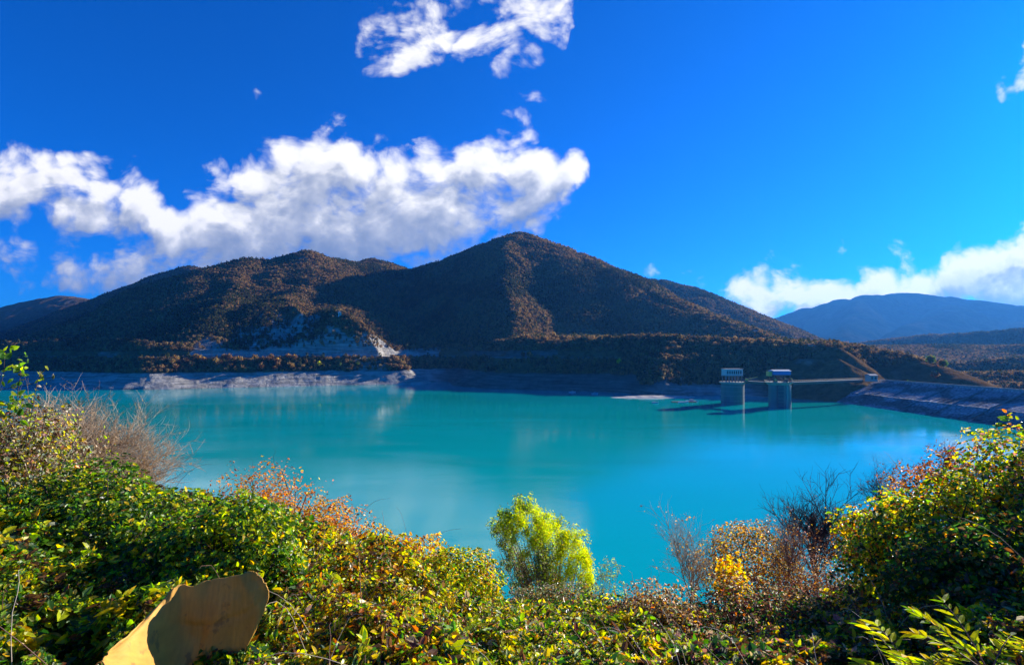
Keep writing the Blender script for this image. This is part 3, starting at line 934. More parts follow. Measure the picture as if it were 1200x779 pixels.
bare_tree('twiggy_bush', 'dark leafless bush showing above the rusty shrub at the right', 'bush', 1030, 606, 556, 12.0, 78, 'dark_twig', 3, (6, 5, 4), .6, .012, leaders=6, leafpal=dict(purple=2, brown=2), nleaf=160, leaf=.04, width=.9)
bare_tree('twiggy_bush', 'small red budded twigs rising from the right slope', 'bush', 1112, 560, 520, 8.0, 79, 'red_twig', 2, (5, 4, 3), .5, .006, leaders=5, leafpal=dict(purple=3, red=1, rust=1), nleaf=120, leaf=.035, width=.6)
bare_tree('twiggy_bush', 'brown leafless bush around the trunk of the bare tree', 'bush', 930, 690, 612, 13.0, 80, 'red_twig', 3, (7, 6, 4), .65, .014, leaders=8, leafpal=dict(brown=2, gold=2, rust=2, pink=1), nleaf=800, leaf=.05, width=1.3)


# leafy sprigs hanging into the view at the far left
def sprig(label, pts, seed, pal, n, leaf):
    rs = np.random.RandomState(seed)
    W = np.array([P(*p) for p in pts])
    g = W[0].copy(); g[2] = float(ground_z(np.array([g[0]]), np.array([g[1]]))[0])
    t = thing('sprig', label, 'sprig', tuple(g), group='sprigs at the left edge')
    W = W - g
    tt = np.linspace(0, 1, 16); k = np.linspace(0, 1, len(W))
    C = np.stack([np.interp(tt, k, W[:, i]) for i in range(3)], -1)
    stem = np.concatenate([[[0, 0, -.05], C[0] * .5], C])
    tube_obj('stem', [(stem, np.linspace(.0042, .0015, len(stem)))], 'bark', t, 5)
    i = rs.randint(4, 16, n); q = C[i] + rs.normal(size=(n, 3)) * .045 + np.array([0, 0, -.015])
    foliage_obj('foliage', q, unit(rs.normal(size=(n, 3)) + np.array([0, -.3, .4])), leaf, .6, pal, rs, t)
    return t


sp = dict(green=2, bright=2, lime=1.4, olive=1, dry=.5)
sprig('tall leafy sprig at the very left edge of the view', [(-20, 520, 5.4), (-6, 470, 5.4), (4, 440, 5.4), (6, 412, 5.4)], 81, sp, 46, .075)
sprig('leafy sprig ending in a round tuft beside the left edge', [(10, 520, 5.4), (18, 480, 5.4), (24, 440, 5.4), (22, 417, 5.4)], 82, sp, 38, .075)
sprig('short sprig with drooping yellowed leaves near the left edge', [(30, 520, 5.4), (38, 480, 5.4), (44, 445, 5.4), (56, 428, 5.4)], 83, dict(dry=2, lime=2, olive=1, bright=1), 22, .065)
sprig('pale bare branch reaching towards the lake at the left edge', [(-60, 470, 5.2), (-10, 458, 5.2), (30, 452, 5.2), (66, 440, 5.2)], 84, sp, 3, .03)
sprig('slender yellow green sprig standing in front of the tan twigs', [(126, 560, 5.0), (130, 545, 5.0), (131, 525, 5.0), (127, 505, 5.0)], 85, dict(lime=2, dry=2, pale=1), 30, .035)


# ------------------------------------------------------------------ the sheet of cardboard
def cardboard():
    st = [  # stations from the right edge to the curled flap; each runs from the top edge downwards
        [(299, 670, 3.12), (310, 682, 3.12), (315, 697, 3.12), (305, 728, 3.11), (292, 752, 3.10)],
        [(280, 671, 3.12), (288, 695, 3.12), (290, 718, 3.11), (284, 748, 3.10), (270, 790, 3.07)],
        [(245, 682, 3.10), (250, 705, 3.09), (252, 730, 3.08), (248, 760, 3.06), (238, 805, 3.02)],
        [(215, 686, 3.06), (214, 708, 3.05), (214, 732, 3.03), (210, 764, 2.99), (206, 805, 2.92)],
        [(203, 688, 3.03), (199, 704, 3.00), (193, 726, 2.96), (186, 756, 2.88), (182, 800, 2.77)],
        [(201, 690, 3.03), (191, 709, 2.97), (178, 733, 2.86), (164, 759, 2.72), (160, 796, 2.58)],
        [(199, 693, 3.03), (183, 713, 2.93), (163, 737, 2.77), (143, 757, 2.61), (132, 788, 2.44)],
        [(197, 696, 3.02), (176, 717, 2.91), (153, 740, 2.72), (128, 761, 2.55), (117, 776, 2.40)],
    ]
    A = np.array([[P(*p) for p in s] for s in st])
    n, m = 57, 33
    from_i = np.linspace(0, len(st) - 1, n)

    def cr(arr, t):
        i = np.clip(np.floor(t).astype(int), 0, len(arr) - 2); f = (t - i)[:, None, None]
        p0 = arr[np.maximum(i - 1, 0)]; p1 = arr[i]; p2 = arr[i + 1]; p3 = arr[np.minimum(i + 2, len(arr) - 1)]
        return .5 * (2 * p1 + (p2 - p0) * f + (2 * p0 - 5 * p1 + 4 * p2 - p3) * f ** 2 + (3 * p1 - p0 - 3 * p2 + p3) * f ** 3)
    B = cr(A, from_i)
    B = cr(B.transpose(1, 0, 2), np.linspace(0, 4, m)).transpose(1, 0, 2)
    rs = np.random.RandomState(4)
    ii, jj = np.meshgrid(np.arange(n), np.arange(m), indexing='ij')
    wv = .006 * np.sin(ii * .55 + jj * .08) + .010 * fbm2(ii / 9.0, jj / 7.0, 3, 3)
    cr_ = .012 * np.exp(-((ii - 17 - jj * .12) / 1.3) ** 2) + .009 * np.exp(-((jj - 15 - ii * .06) / 1.1) ** 2) - .01 * np.exp(-((ii - 8 + jj * .2) / 1.5) ** 2)
    B[..., 1] += wv + cr_; B[..., 2] += wv * .5
    ed = np.exp(-ii / 1.6)[..., None] * (.020 * fbm2(jj / 2.2, jj * 0 + 3.0, 4, 15, .65) + .006)[..., None]
    inward = B[6:7] - B[0:1]; inward = inward / np.linalg.norm(inward, axis=-1)[..., None]
    B = B + ed * inward
    ed = np.exp(-(n - 1 - ii) / 1.8)[..., None] * (.035 * np.abs(fbm2(jj / 3.0, jj * 0 + 9.0, 4, 16, .7)))[..., None]
    outw = B[-7:-6] - B[-1:]; outw = outw / np.linalg.norm(outw, axis=-1)[..., None]
    B = B + ed * outw
    ed = np.exp(-jj / 1.2)[..., None] * (.014 * fbm2(ii / 3.0, ii * 0 + 5.0, 4, 17, .65))[..., None]
    B = B + ed * np.array([0, 0, 1.0])
    dent = .018 * np.exp(-(((ii - 22) / 4.5) ** 2 + ((jj - 20) / 4.0) ** 2)) - .014 * np.exp(-(((ii - 11) / 3.5) ** 2 + ((jj - 9) / 5.0) ** 2))
    B[..., 1] += dent
    m_, nt, b = new_mat('cardboard')
    tc = nd(nt, 'ShaderNodeTexCoord')
    n1 = noise(nt, tc.outputs['Object'], 5, 5, .6)
    fl = noise(nt, vmap(nt, tc.outputs['Object'], (60, 8, 8)), 1.0, 3)
    st_ = noise(nt, tc.outputs['Object'], 14, 4, .5)
    c = ramp(nt, n1, [(.3, (.5, .24, .025)), (.7, (.62, .32, .045))])
    c = mixc(nt, 1.0, c, ramp(nt, fl, [(.3, .85), (.7, 1.1)]), 'MULTIPLY')
    c = mixc(nt, ramp(nt, st_, [(.6, 0.0), (.68, .55)]), c, (.13, .07, .025))
    nt.links.new(c, b.inputs['Base Color']); b.inputs['Roughness'].default_value = .7
    bump(nt, b, mth(nt, 'ADD', mth(nt, 'MULTIPLY', fl, .6), mth(nt, 'ADD', n1, st_)), .55, .012)
    base = P(210, 800, 2.9)
    me = mesh_np('cardboard_sheet', (B - base).reshape(-1, 3), [grid_faces(n, m)], m_, smooth=True)
    o = link('cardboard_sheet', me); o.location = base
    so = o.modifiers.new('thickness', 'SOLIDIFY'); so.thickness = .005; so.offset = 0
    tag(o, 'torn sheet of brown cardboard with a sunlit curled flap lying in the brambles', 'cardboard')


cardboard()


# ------------------------------------------------------------------ forest on the far hills
def tree_source(rs, n=70, h=8.0, w=3.2, tri=1.25):
    d = unit(rs.normal(size=(n, 3))); r = rs.uniform(.45, 1, n) ** .6
    p = d * r[:, None] * np.array([w, w, h * .42]) * (1 + .3 * vn3(d * 2 + rs.uniform(0, 9), 3))[:, None] + np.array([0, 0, h * .56])
    nrm = unit(d + rs.normal(size=d.shape) * .5 + np.array([0, 0, .2]))
    a = unit(np.cross(nrm, rs.normal(size=d.shape))); b = np.cross(nrm, a)
    s = tri * rs.uniform(.6, 1.25, (n, 1))
    V = np.stack([p + a * s, p - a * s * .5 + b * s * .9, p - a * s * .6 - b * s * .8], 1).reshape(-1, 3)
    Fc = np.arange(n * 3).reshape(-1, 3)
    return V, Fc


def forest_mat(name, cols, seed):
    m, nt, b = new_mat(name)
    oi = nd(nt, 'ShaderNodeObjectInfo')
    pos = geo_pos(nt)
    big = noise(nt, pos, .012, 4, .6)
    f = mth(nt, 'ADD', mth(nt, 'MULTIPLY', oi.outputs['Random'], .4), mth(nt, 'MULTIPLY_ADD', big, 2.0, -.7), clamp=True)
    c = ramp(nt, f, [(i / (len(cols) - 1), c) for i, c in enumerate(cols)])
    nt.links.new(c, b.inputs['Base Color']); b.inputs['Roughness'].default_value = 1; b.inputs['Specular IOR Level'].default_value = 0
    tr = nt.nodes.new('ShaderNodeBsdfTranslucent'); nt.links.new(c, tr.inputs['Color'])
    mx = nt.nodes.new('ShaderNodeMixShader'); mx.inputs[0].default_value = .45
    nt.links.new(b.outputs[0], mx.inputs[1]); nt.links.new(tr.outputs[0], mx.inputs[2])
    nt.links.new(mx.outputs[0], nt.nodes['Material Output'].inputs['Surface'])
    return m


def forest_group():
    g = bpy.data.node_groups.new('forest_scatter', 'GeometryNodeTree')
    g.interface.new_socket('Geometry', in_out='INPUT', socket_type='NodeSocketGeometry')
    g.interface.new_socket('Geometry', in_out='OUTPUT', socket_type='NodeSocketGeometry')
    gi = g.nodes.new('NodeGroupInput'); go_ = g.nodes.new('NodeGroupOutput')
    sep = g.nodes.new('GeometryNodeSeparateGeometry'); sep.domain = 'POINT'
    iop = g.nodes.new('GeometryNodeInstanceOnPoints')

    def na(nm, ty):
        n = g.nodes.new('GeometryNodeInputNamedAttribute'); n.data_type = ty; n.inputs['Name'].default_value = nm
        return n.outputs['Attribute']
    L = g.links.new
    L(gi.outputs[0], sep.inputs['Geometry']); L(na('src', 'BOOLEAN'), sep.inputs['Selection'])
    L(sep.outputs['Inverted'], iop.inputs['Points']); L(sep.outputs['Selection'], iop.inputs['Instance'])
    L(na('rot', 'FLOAT_VECTOR'), iop.inputs['Rotation']); L(na('sca', 'FLOAT_VECTOR'), iop.inputs['Scale'])
    L(iop.outputs[0], go_.inputs[0])
    return g


def forest():
    rs = np.random.RandomState(31)
    tan = (GH - EYE) / GY
    run = np.maximum.accumulate(tan, axis=0)
    N = 1350000
    Y = np.sqrt(rs.uniform(560 ** 2, 2350 ** 2, N)); u = rs.uniform(-1.12, 1.12, N)
    X = u * Y
    ci = np.clip(np.round((u - ur[0]) / (ur[1] - ur[0])).astype(int), 0, NC - 1)
    ri = np.clip(np.searchsorted(Dr, Y), 1, NR - 1)
    gate = (GH[ri, ci] + 9 - EYE) / Y > run[np.maximum(ri - 2, 0), ci] - .006
    X, Y, u = X[gate], Y[gate], u[gate]
    H, s = terrain(X, Y)
    e = 4.0
    hx = (terrain(X + e, Y)[0] - H) / e; hy = (terrain(X, Y + e)[0] - H) / e
    sl = np.hypot(hx, hy)
    clear = fbm2(X / 90, Y / 90, 5, 71, .6)
    dens = np.clip(1.05 - np.clip(clear - .1, 0, 1) * 3.2, .06, 1)
    right = X > 140
    ok = (s > np.where(right, 14, 29) + 4 * fbm2(X / 12, Y / 12, 2, 5)) & ~((s > 58) & (s < 80) & ~right) & (cliff_mask(X, Y, s) < rs.uniform(.25, 1.3, len(X))) & ((H > np.where(right, 9, 18.5)) | (s > 90)) & (rs.uniform(size=len(X)) < dens)
    # lower slope by the dam is mostly open ground
    uo = X / Y
    ok &= ~((uo > .42) & (Y < 760) & (rs.uniform(size=len(X)) < .12))
    X, Y, H = X[ok], Y[ok], H[ok]
    n = len(X)
    kind = rs.choice(4, n, p=[.36, .3, .2, .14])
    ev = fbm2(X / 160, Y / 160, 3, 81)
    kind = np.where((ev > .28) & (rs.uniform(size=n) < .6), 3, kind)
    g = forest_group()
    pal = [[(.26, .14, .055), (.35, .205, .08), (.42, .27, .11)],
           [(.3, .19, .07), (.38, .26, .1), (.44, .31, .12)],
           [(.1, .075, .042), (.17, .115, .058), (.22, .14, .06)],
           [(.03, .042, .018), (.06, .07, .026), (.11, .11, .038)]]
    labs = ['russet brown autumn woods covering the far hillsides', 'tawny golden woods scattered over the far hillsides',
            'bare dark brown woods on the far hillsides', 'dark green trees mixed into the far autumn woods']
    for k in range(4):
        mk = kind == k
        p = np.stack([X, Y, H - .4], -1)[mk]
        V, Fc = tree_source(np.random.RandomState(100 + k), 48, (4.2, 3.8, 4.0, 5.6)[k], (1.65, 1.5, 1.5, 1.25)[k], .66)
        allV = np.concatenate([V, p]); src = np.zeros(len(allV), bool); src[:len(V)] = True
        rot = np.zeros((len(allV), 3)); rot[:, 2] = rs.uniform(0, 6.28, len(allV))
        sca = np.repeat(np.clip(np.exp(rs.normal(size=(len(allV), 1)) * .3), .45, 1.9), 3, axis=1)
        me = mesh_np('woods', allV, [Fc], forest_mat('woods_leaf', pal[k], k), attrs={'src': src, 'rot': rot, 'sca': sca})
        o = link('woods', me)
        md = o.modifiers.new('scatter', 'NODES'); md.node_group = g
        tag(o, labs[k], 'woods', kind='stuff')
    return n


N_FOREST = forest()


# ------------------------------------------------------------------ single trees along the far shore
def far_tree_meshes():
    out = []
    pals = [dict(brown=3, dry=1.4, rust=1, gold=.5), dict(gold=1.4, dry=2, olive=1, brown=1.4), dict(olive=2, green=2, brown=.6), dict(lime=3, yellow=2)]
    for k in range(4):
        rs = np.random.RandomState(200 + k)
        n = 420
        d = unit(rs.normal(size=(n, 3)))
        r = rs.uniform(.4, 1, n) ** .5 * (1 + .35 * vn3(d * 2.3 + k * 4.4, k))
        pos = d * r[:, None] * np.array([3.4, 3.4, 3.3]) + np.array([0, 0, 5.0])
        nrm = unit(d + rs.normal(size=d.shape) * .7)
        V, Fc, kk = leaves(pos, nrm, 1.15, .8, rs, .15, 0)
        crown = mesh_np('crown', V, [Fc], M['leaf_soft'], tint=np.repeat(pick(pals[k], n, rs), kk, axis=0))
        pol = [(np.array([[0, 0, -1.0], [.1, 0, 1.5], [0, .1, 3.5], [.1, 0, 6.0]]), np.array([.28, .2, .16, .06]))]
        for q in pos[:9]: pol.append((np.array([[0, 0, 2.2], q * .5 + np.array([0, 0, 1.4]), q]), np.array([.1, .07, .03])))
        V, Q = tubes(pol, 5)
        trunk = mesh_np('trunk', V, [Q], M['bark'], smooth=True)
        out.append((crown, trunk))
    return out


FT = far_tree_meshes()


def far_tree(x, y, k, sc, rz, label, group):
    h, s = surf(x, y)
    t = thing('shore_tree', label, 'tree', (x, y, float(h[0]) - .2), rz, group)
    t.scale = (sc, sc, sc * random.uniform(.9, 1.15))
    for nm, me in zip(('crown', 'trunk'), FT[k]): link(nm, me, t)
    return t


def shore_trees():
    rs = np.random.RandomState(5)

    def row(px0, px1, n, s0, s1, kinds, label, group, sc=(.8, 1.3), Dg=(600, 800)):
        made = 0; tries = 0
        while made < n and tries < 4000:
            tries += 1
            px = rs.uniform(px0, px1); D = rs.uniform(*Dg); x = (px - 600) / F * D
            h, s = surf(x, D)
            if s0 < s[0] < s1:
                far_tree(x, D, int(rs.choice(kinds)), rs.uniform(*sc), rs.uniform(0, 6.28), label, group); made += 1
    row(192, 312, 34, 34, 56, [0, 0, 1], 'russet tree in the sunlit row between road and bare shore', 'russet trees below the far road')
    row(312, 348, 9, 34, 56, [1, 0], 'golden brown tree in the short clump right of the sunlit row', 'golden trees below the far road')
    row(350, 470, 12, 34, 56, [2, 1, 2], 'small olive tree standing in the shaded strip below the road', 'olive trees in the shaded strip', (.5, .9))
    row(465, 492, 8, 32, 56, [0, 1], 'brown tree on the sunlit tip of the headland', 'brown trees on the headland tip', (.5, .9), (690, 780))
    row(374, 379, 1, 34, 52, [3], 'single bright yellow tree below the far road', None, (.85, .95))
    row(612, 652, 8, 45, 130, [1, 0, 1], 'pale orange tree catching the sun low on the dark mountain', 'sunlit trees low on the dark mountain', (.6, 1.0), (650, 780))
    row(715, 735, 4, 30, 70, [1, 3], 'golden tree in the small lit clump near the shore', 'golden clump near the shore', (.6, .9), (590, 680))
    row(752, 830, 16, 26, 80, [1, 0, 2], 'tawny tree on the low spur behind the gravel spit', 'trees on the spur behind the spit', (.5, .9), (560, 680))
    row(860, 900, 5, 45, 120, [0, 1], 'tawny tree on the slope above the tower with the hall', 'tawny trees above the towers', (.5, .8), (590, 720))
    row(1055, 1120, 10, 40, 160, [0, 2], 'brown tree along the crest of the hill behind the dam', 'trees on the crest behind the dam', (.7, 1.1), (500, 620))


shore_trees()


# ------------------------------------------------------------------ dam
def dam():
    m, nt, b = new_mat('dam_facing')
    pos = geo_pos(nt)
    big = noise(nt, vmap(nt, pos, (.05, .02, .35)), 1.0, 5, .6)
    c = ramp(nt, big, [(.3, (.16, .165, .18)), (.5, (.27, .27, .28)), (.7, (.38, .37, .36))])
    c = mixc(nt, 1.0, c, ramp(nt, noise(nt, pos, .6, 5, .7), [(.3, .7), (.7, 1.25)]), 'MULTIPLY')
    vr = nt.nodes.new('ShaderNodeTexVoronoi'); vr.inputs['Scale'].default_value = .55; nt.links.new(pos, vr.inputs['Vector'])
    c = mixc(nt, .7, c, mixc(nt, 1.0, c, ramp(nt, vr.outputs['Distance'], [(.2, 1.35), (.75, .45)]), 'MULTIPLY'))
    st_ = nt.nodes.new('ShaderNodeTexWave'); st_.inputs['Scale'].default_value = .035; st_.inputs['Distortion'].default_value = 6; st_.inputs['Detail'].default_value = 4; nt.links.new(vmap(nt, pos, (.3, 1, 2.5)), st_.inputs['Vector'])
    c = mixc(nt, 1.0, c, ramp(nt, st_.outputs['Fac'], [(.15, .55), (.5, 1.1), (.9, 1.3)]), 'MULTIPLY')
    nt.links.new(c, b.inputs['Base Color']); b.inputs['Roughness'].default_value = 1; b.inputs['Specular IOR Level'].default_value = 0
    bump(nt, b, mth(nt, 'SUBTRACT', noise(nt, pos, .9, 5, .7), vr.outputs['Distance']), .8, .7)
    t = thing('dam', 'grey stone faced dam sloping into the lake at the right', 'dam', (318, 380, 0))
    ox, oy = 318, 380
    ys = np.linspace(215, 492, 140)
    prof = [(276, -13), (293, 0), (309, 7.0), (309.5, 7.9), (312, 8.0), (340, 17.2), (341, 18.6), (349, 18.7), (352, 16), (395, 0), (420, -12)]
    V = np.array([[x + (2.5 * math.sin((y - 215) / 70.0)) - ox, y - oy, z] for y in ys for x, z in prof])
    jit = .45 * fbm2(V[:, 0] / 2.2, V[:, 1] / 2.2, 3, 4); V[:, 2] += jit * (V[:, 2] < 17)
    link('face', mesh_np('face', V, [grid_faces(len(ys), len(prof))], m, smooth=False), t)
    mb = MB()
    for y in np.linspace(232, 470, 9):                     # raised concrete ribs running down the face
        a = np.array([340 - ox, y - oy, 17.5]); bq = np.array([296 - ox, y - 9 - oy, 2.0])
        mb.bar(a, bq, .55, 4)
    mb.build('rib', M['concrete'], t)
    mb = MB()
    n = 46
    yy = np.linspace(216, 488, n)
    for i in range(n - 1):
        y = (yy[i] + yy[i + 1]) / 2; x = 341.6 + 2.5 * math.sin((y - 215) / 70.0)
        mb.box((x - ox, y - oy, 19.15), (.5, yy[1] - yy[0] - .12, 1.1), 0, .05)
    mb.build('parapet', M['concrete_pale'], t)
    # crest road lies a little above the fill
    xs = np.array([342.6, 348.4]); Vr = np.array([[x + 2.5 * math.sin((y - 215) / 70.0) - ox, y - oy, 18.78 + (0 if True else 0)] for y in ys for x in xs])
    link('crest_road', mesh_np('crest_road', Vr, [grid_faces(len(ys), 2)], plain('asphalt', (.06, .06, .065), .9, .2, 1.0)), t)


dam()


# ------------------------------------------------------------------ intake towers, bridge and what stands on them
def octagon(r, n=8, rot=.0, sy=1.0):
    return [(r * math.cos(2 * math.pi * i / n + rot), r * sy * math.sin(2 * math.pi * i / n + rot)) for i in range(n)]


def windows(parent, xs, z, w, h, y, mat='dark_glass', name='window'):
    for x in xs:
        f = MB().box((x, y - .03, z), (w + .24, .12, h + .24)).build(name, M['concrete_pale'], parent)
        MB().box((x, y - .1, z), (w, .08, h)).build('pane', M[mat], f)


def towers():
    x1, y1 = 191.0, 458.0
    t = thing('intake_tower', 'broad round concrete intake tower carrying the white hall', 'tower', (x1, y1, -8))
    MB().prism(octagon(9.4, 20), 0, 25.6).build('shaft', M['concrete'], t)
    mb = MB(); mb.prism(octagon(10.3, 20), 25.6, 27.0, 1.05); mb.build('cap', M['concrete_pale'], t)
    mb = MB()
    for z in (11, 15, 19, 23): mb.prism(octagon(9.5, 20), z, z + .22)
    mb.build('joint_band', M['concrete_pale'], t)
    h = thing('hall', 'pale flat roofed hall on columns atop the broad tower', 'building', (x1 - .5, y1, 19.0))
    mb = MB()
    for x in np.linspace(-6.6, 6.6, 6):
        for y in (-4, 4): MB().box((x, y, 2.6), (.7, .7, 5.2)).build('column', M['concrete'], h)
    MB().box((0, 0, 5.45), (15.6, 10.0, .5)).build('floor_slab', M['concrete_pale'], h)
    MB().box((0, 0, 8.3), (14.8, 9.2, 5.2)).build('wall', M['white_paint'], h)
    MB().box((0, 0, 11.1), (15.8, 10.2, .4)).build('roof', M['grey_roof'], h)
    windows(h, np.linspace(-5.6, 5.6, 7), 8.2, .95, 2.6, -4.62)
    x2, y2 = 218.0, 432.0
    t = thing('intake_tower', 'tall concrete intake tower with a sunlit rib and dark ladder bay', 'tower', (x2, y2, -8))
    out = octagon(8.0, 12, .26)
    MB().prism(out, 0, 26.0).build('shaft', M['concrete'], t)
    MB().prism(octagon(8.1, 12, .26), 25.9, 28.4, 1.38).build('cap', M['concrete_pale'], t)
    mb = MB()
    for a in (-1.25, -.9, -.55): mb.box((8.2 * math.cos(a), 8.2 * math.sin(a), 13), (1.5, 1.5, 25.6), a)
    mb.build('rib', M['concrete_pale'], t)
    MB().box((-2.6, -7.3, 13), (4.6, 1.6, 25.6)).build('ladder_bay', M['dark_hull'], t)
    mb = MB()
    for z in np.arange(9.5, 25, 3.0): MB().box((-2.6, -8.2, z), (5.0, .5, .35)).build('ladder_landing', M['concrete'], t)
    # gantry shed with a blue roof
    g = thing('gantry_shed', 'blue roofed shed on a steel frame atop the ribbed tower', 'shed', (x2 + .5, y2, 20.4))
    mb = MB()
    for x in (-6.4, 0, 6.4):
        for y in (-4, 4): mb.box((x, y, 2.9), (.4, .4, 5.8))
        mb.box((x, 0, 2.4), (.3, 8, .3))
    for y in (-4, 4): mb.box((0, y, 5.6), (13, .35, .4)); mb.bar((-6.4, y, .3), (0, y, 5.4), .14); mb.bar((6.4, y, .3), (0, y, 5.4), .14)
    mb.build('frame', M['rust_steel'], g)
    MB().box((0, 0, 7.4), (14.0, 8.6, 3.0)).build('cladding', M['blue_roof'], g)
    MB().gable((0, 0, 9.0), (14.0, 8.6), 1.0, 0, .4).build('roof', M['white_paint'], g)
    MB().box((-8.6, 0, 6.6), (2.8, 5.0, 3.6), 0, .2).build('cabin', M['yellow_paint'], g)
    rs = np.random.RandomState(3)
    labs = [('winch', 'rusty winch drum under the blue roofed shed'), ('winch', 'yellow winch at the left rim of the ribbed tower'), ('winch', 'brown winch at the right rim of the ribbed tower')]
    for (nm, lab), (dx, dy, mt) in zip(labs, [(1.5, -7.2, 'rust_steel'), (-6.5, -7.0, 'yellow_paint'), (7.0, -6.2, 'rust_steel')]):
        w = thing(nm, lab, 'winch', (x2 + dx, y2 + dy, 20.4), .3, 'winches on the ribbed tower')
        MB().box((0, 0, .3), (3.0, 1.8, .6)).build('bed', M['concrete_pale'], w)
        MB().bar((-1.1, 0, 1.5), (1.1, 0, 1.5), .8, 12).build('drum', M[mt], w)
        for sx in (-1.3, 1.3): MB().box((sx, 0, 1.2), (.2, 1.5, 1.8)).build('side_plate', M['rust_steel'], w)
        MB().box((.3, .3, 2.6), (.8, .8, 1.2)).build('motor', M['yellow_paint'], w)
    # railings round the cap
    r = thing('railing', 'rusty railing round the top of the ribbed tower', 'railing', (x2, y2, 20.4))
    mb = MB(); pts = octagon(10.6, 24, .1)
    for i, p in enumerate(pts):
        if abs(p[1]) < 2.6: continue
        mb.bar((p[0], p[1], 0), (p[0], p[1], 1.2), .07, 4)
        q = pts[(i + 1) % 24]
        if abs(q[1]) < 2.6: continue
        for z in (.6, 1.2): mb.bar((p[0], p[1], z), (q[0], q[1], z), .06, 4)
    mb.build('bars', M['rust_steel'], r)
    # bridge: tower to tower, then on to the right bank
    def span(nm, lab, a, b):
        a = np.array(a, float); b = np.array(b, float); L = np.linalg.norm((b - a)[:2]); rz = math.atan2(b[1] - a[1], b[0] - a[0])
        t = thing(nm, lab, 'bridge', tuple(a), rz, 'bridge spans')
        MB().box((L / 2, 0, -.35), (L, 5.0, .5)).build('deck', M['concrete'], t)
        mb = MB()
        for y in (-2.0, 2.0): mb.box((L / 2, y, -1.4), (L, .4, 1.6))
        mb.build('girder', M['rust_steel'], t)
        mb = MB()
        for y in (-2.4, 2.4):
            for x in np.arange(.5, L, 2.5): mb.bar((x, y, -.1), (x, y, 1.2), .07, 4)
            for z in (.65, 1.2): mb.bar((0, y, z), (L, y, z), .06, 4)
        mb.build('railing', M['rust_steel'], t)
    span('bridge_span', 'short service bridge linking the two intake towers', (200.6, 454, 20.2), (209.6, 438, 20.2))
    span('bridge_span', 'long service bridge from the ribbed tower to the right bank', (228.4, 434, 20.2), (312, 474, 20.6))
    # yellow crane on the first tower
    c = thing('crane', 'small yellow crane with a lowered boom beside the hall', 'crane', (199.5, 449.5, 19.0), -.35)
    MB().box((0, 0, .9), (2.6, 2.0, 1.2), 0, .2).build('chassis', M['rust_steel'], c)
    MB().box((-.3, 0, 2.3), (1.8, 1.7, 1.6), 0, .2).build('cab', M['yellow_paint'], c)
    mb = MB()
    a, b = np.array([.3, 0, 2.6]), np.array([8.0, -1.0, 4.8])
    for dy in (-.5, .5):
        for dz in (-.4, .4): mb.bar(a + [0, dy, dz], b + [0, dy * .3, dz * .3], .16, 5)
    for i in range(9):
        q = a + (b - a) * i / 8; mb.bar(q + [0, -.45, -.35], q + [.7, .45, .35], .1, 4)
    mb.build('boom', M['yellow_paint'], c)


towers()


# ------------------------------------------------------------------ small buildings
def house(name, label, px, D, w, d, h, rz, wall, roof, rh=2.0, nwin=3, flat=False, group=None, storeys=1, z=None):
    x = (px - 600) / F * D
    hz, _ = surf(x, D)
    z0 = float(hz[0]) - .6 if z is None else z
    t = thing(name, label, 'building', (x, D, z0), rz, group)
    MB().box((0, 0, h / 2 + .3), (w, d, h + .6)).build('wall', M[wall], t)
    if flat: MB().box((0, 0, h + .75), (w + .6, d + .6, .3)).build('roof', M[roof], t)
    else: MB().gable((0, 0, h + .62), (w, d), rh, 0, .5).build('roof', M[roof], t)
    for s in range(storeys):
        zz = .6 + (h / storeys) * (s + .55)
        windows(t, np.linspace(-w / 2 + w / (2 * nwin), w / 2 - w / (2 * nwin), nwin), zz, w / nwin * .42, h / storeys * .45, -d / 2)
    MB().box((w / 2 + .04, 0, 1.4), (.12, 1.1, 2.2)).build('door', M['rust_steel'], t)
    return t


house('gatehouse', 'small beige building at the left end of the dam', 1021, 487, 7.5, 6, 5.0, .15, 'plaster', 'grey_roof', 1.4, 2, z=17.6)
house('block', 'tall pale unfinished block above the spit, lit on one side', 785, 640, 13, 8, 10.5, -.55, 'white_paint', 'grey_roof', 1, 4, True, storeys=3, z=42)
house('cottage', 'white cottage high on the sunlit ridge above the dam', 885, 930, 9, 7, 4.5, -.3, 'white_paint', 'red_roof', 2.2, 3)
house('cottage', 'tiny white cottage in the saddle behind the dam hill', 966, 1250, 12, 8, 5, .2, 'white_paint', 'grey_roof', 2.4, 3)
house('cottage', 'pinkish cottage on the low slope behind the long bridge', 950, 575, 7, 5, 3.4, .1, 'plaster', 'red_roof', 1.6, 2)
# stone tower on the knoll
x, y = (398 - 600) / F * 815, 815.0
hz = float(surf(x, y)[0][0])
t = thing('watchtower', 'little pale stone tower on top of the headland knoll', 'tower', (x, y, hz - .8), .4)
MB().box((0, 0, 3.6), (4.6, 4.6, 7.2), 0, .1, .93).build('wall', M['white_paint'], t)
MB().prism([(-2.7, -2.7), (2.7, -2.7), (2.7, 2.7), (-2.7, 2.7)], 7.2, 9.6, .12).build('roof', M['grey_roof'], t)
windows(t, [0], 4.6, .9, 1.5, -2.24)
MB().box((3.6, .5, 1.8), (3.2, 3.6, 3.2)).build('annex', M['stone'], t)


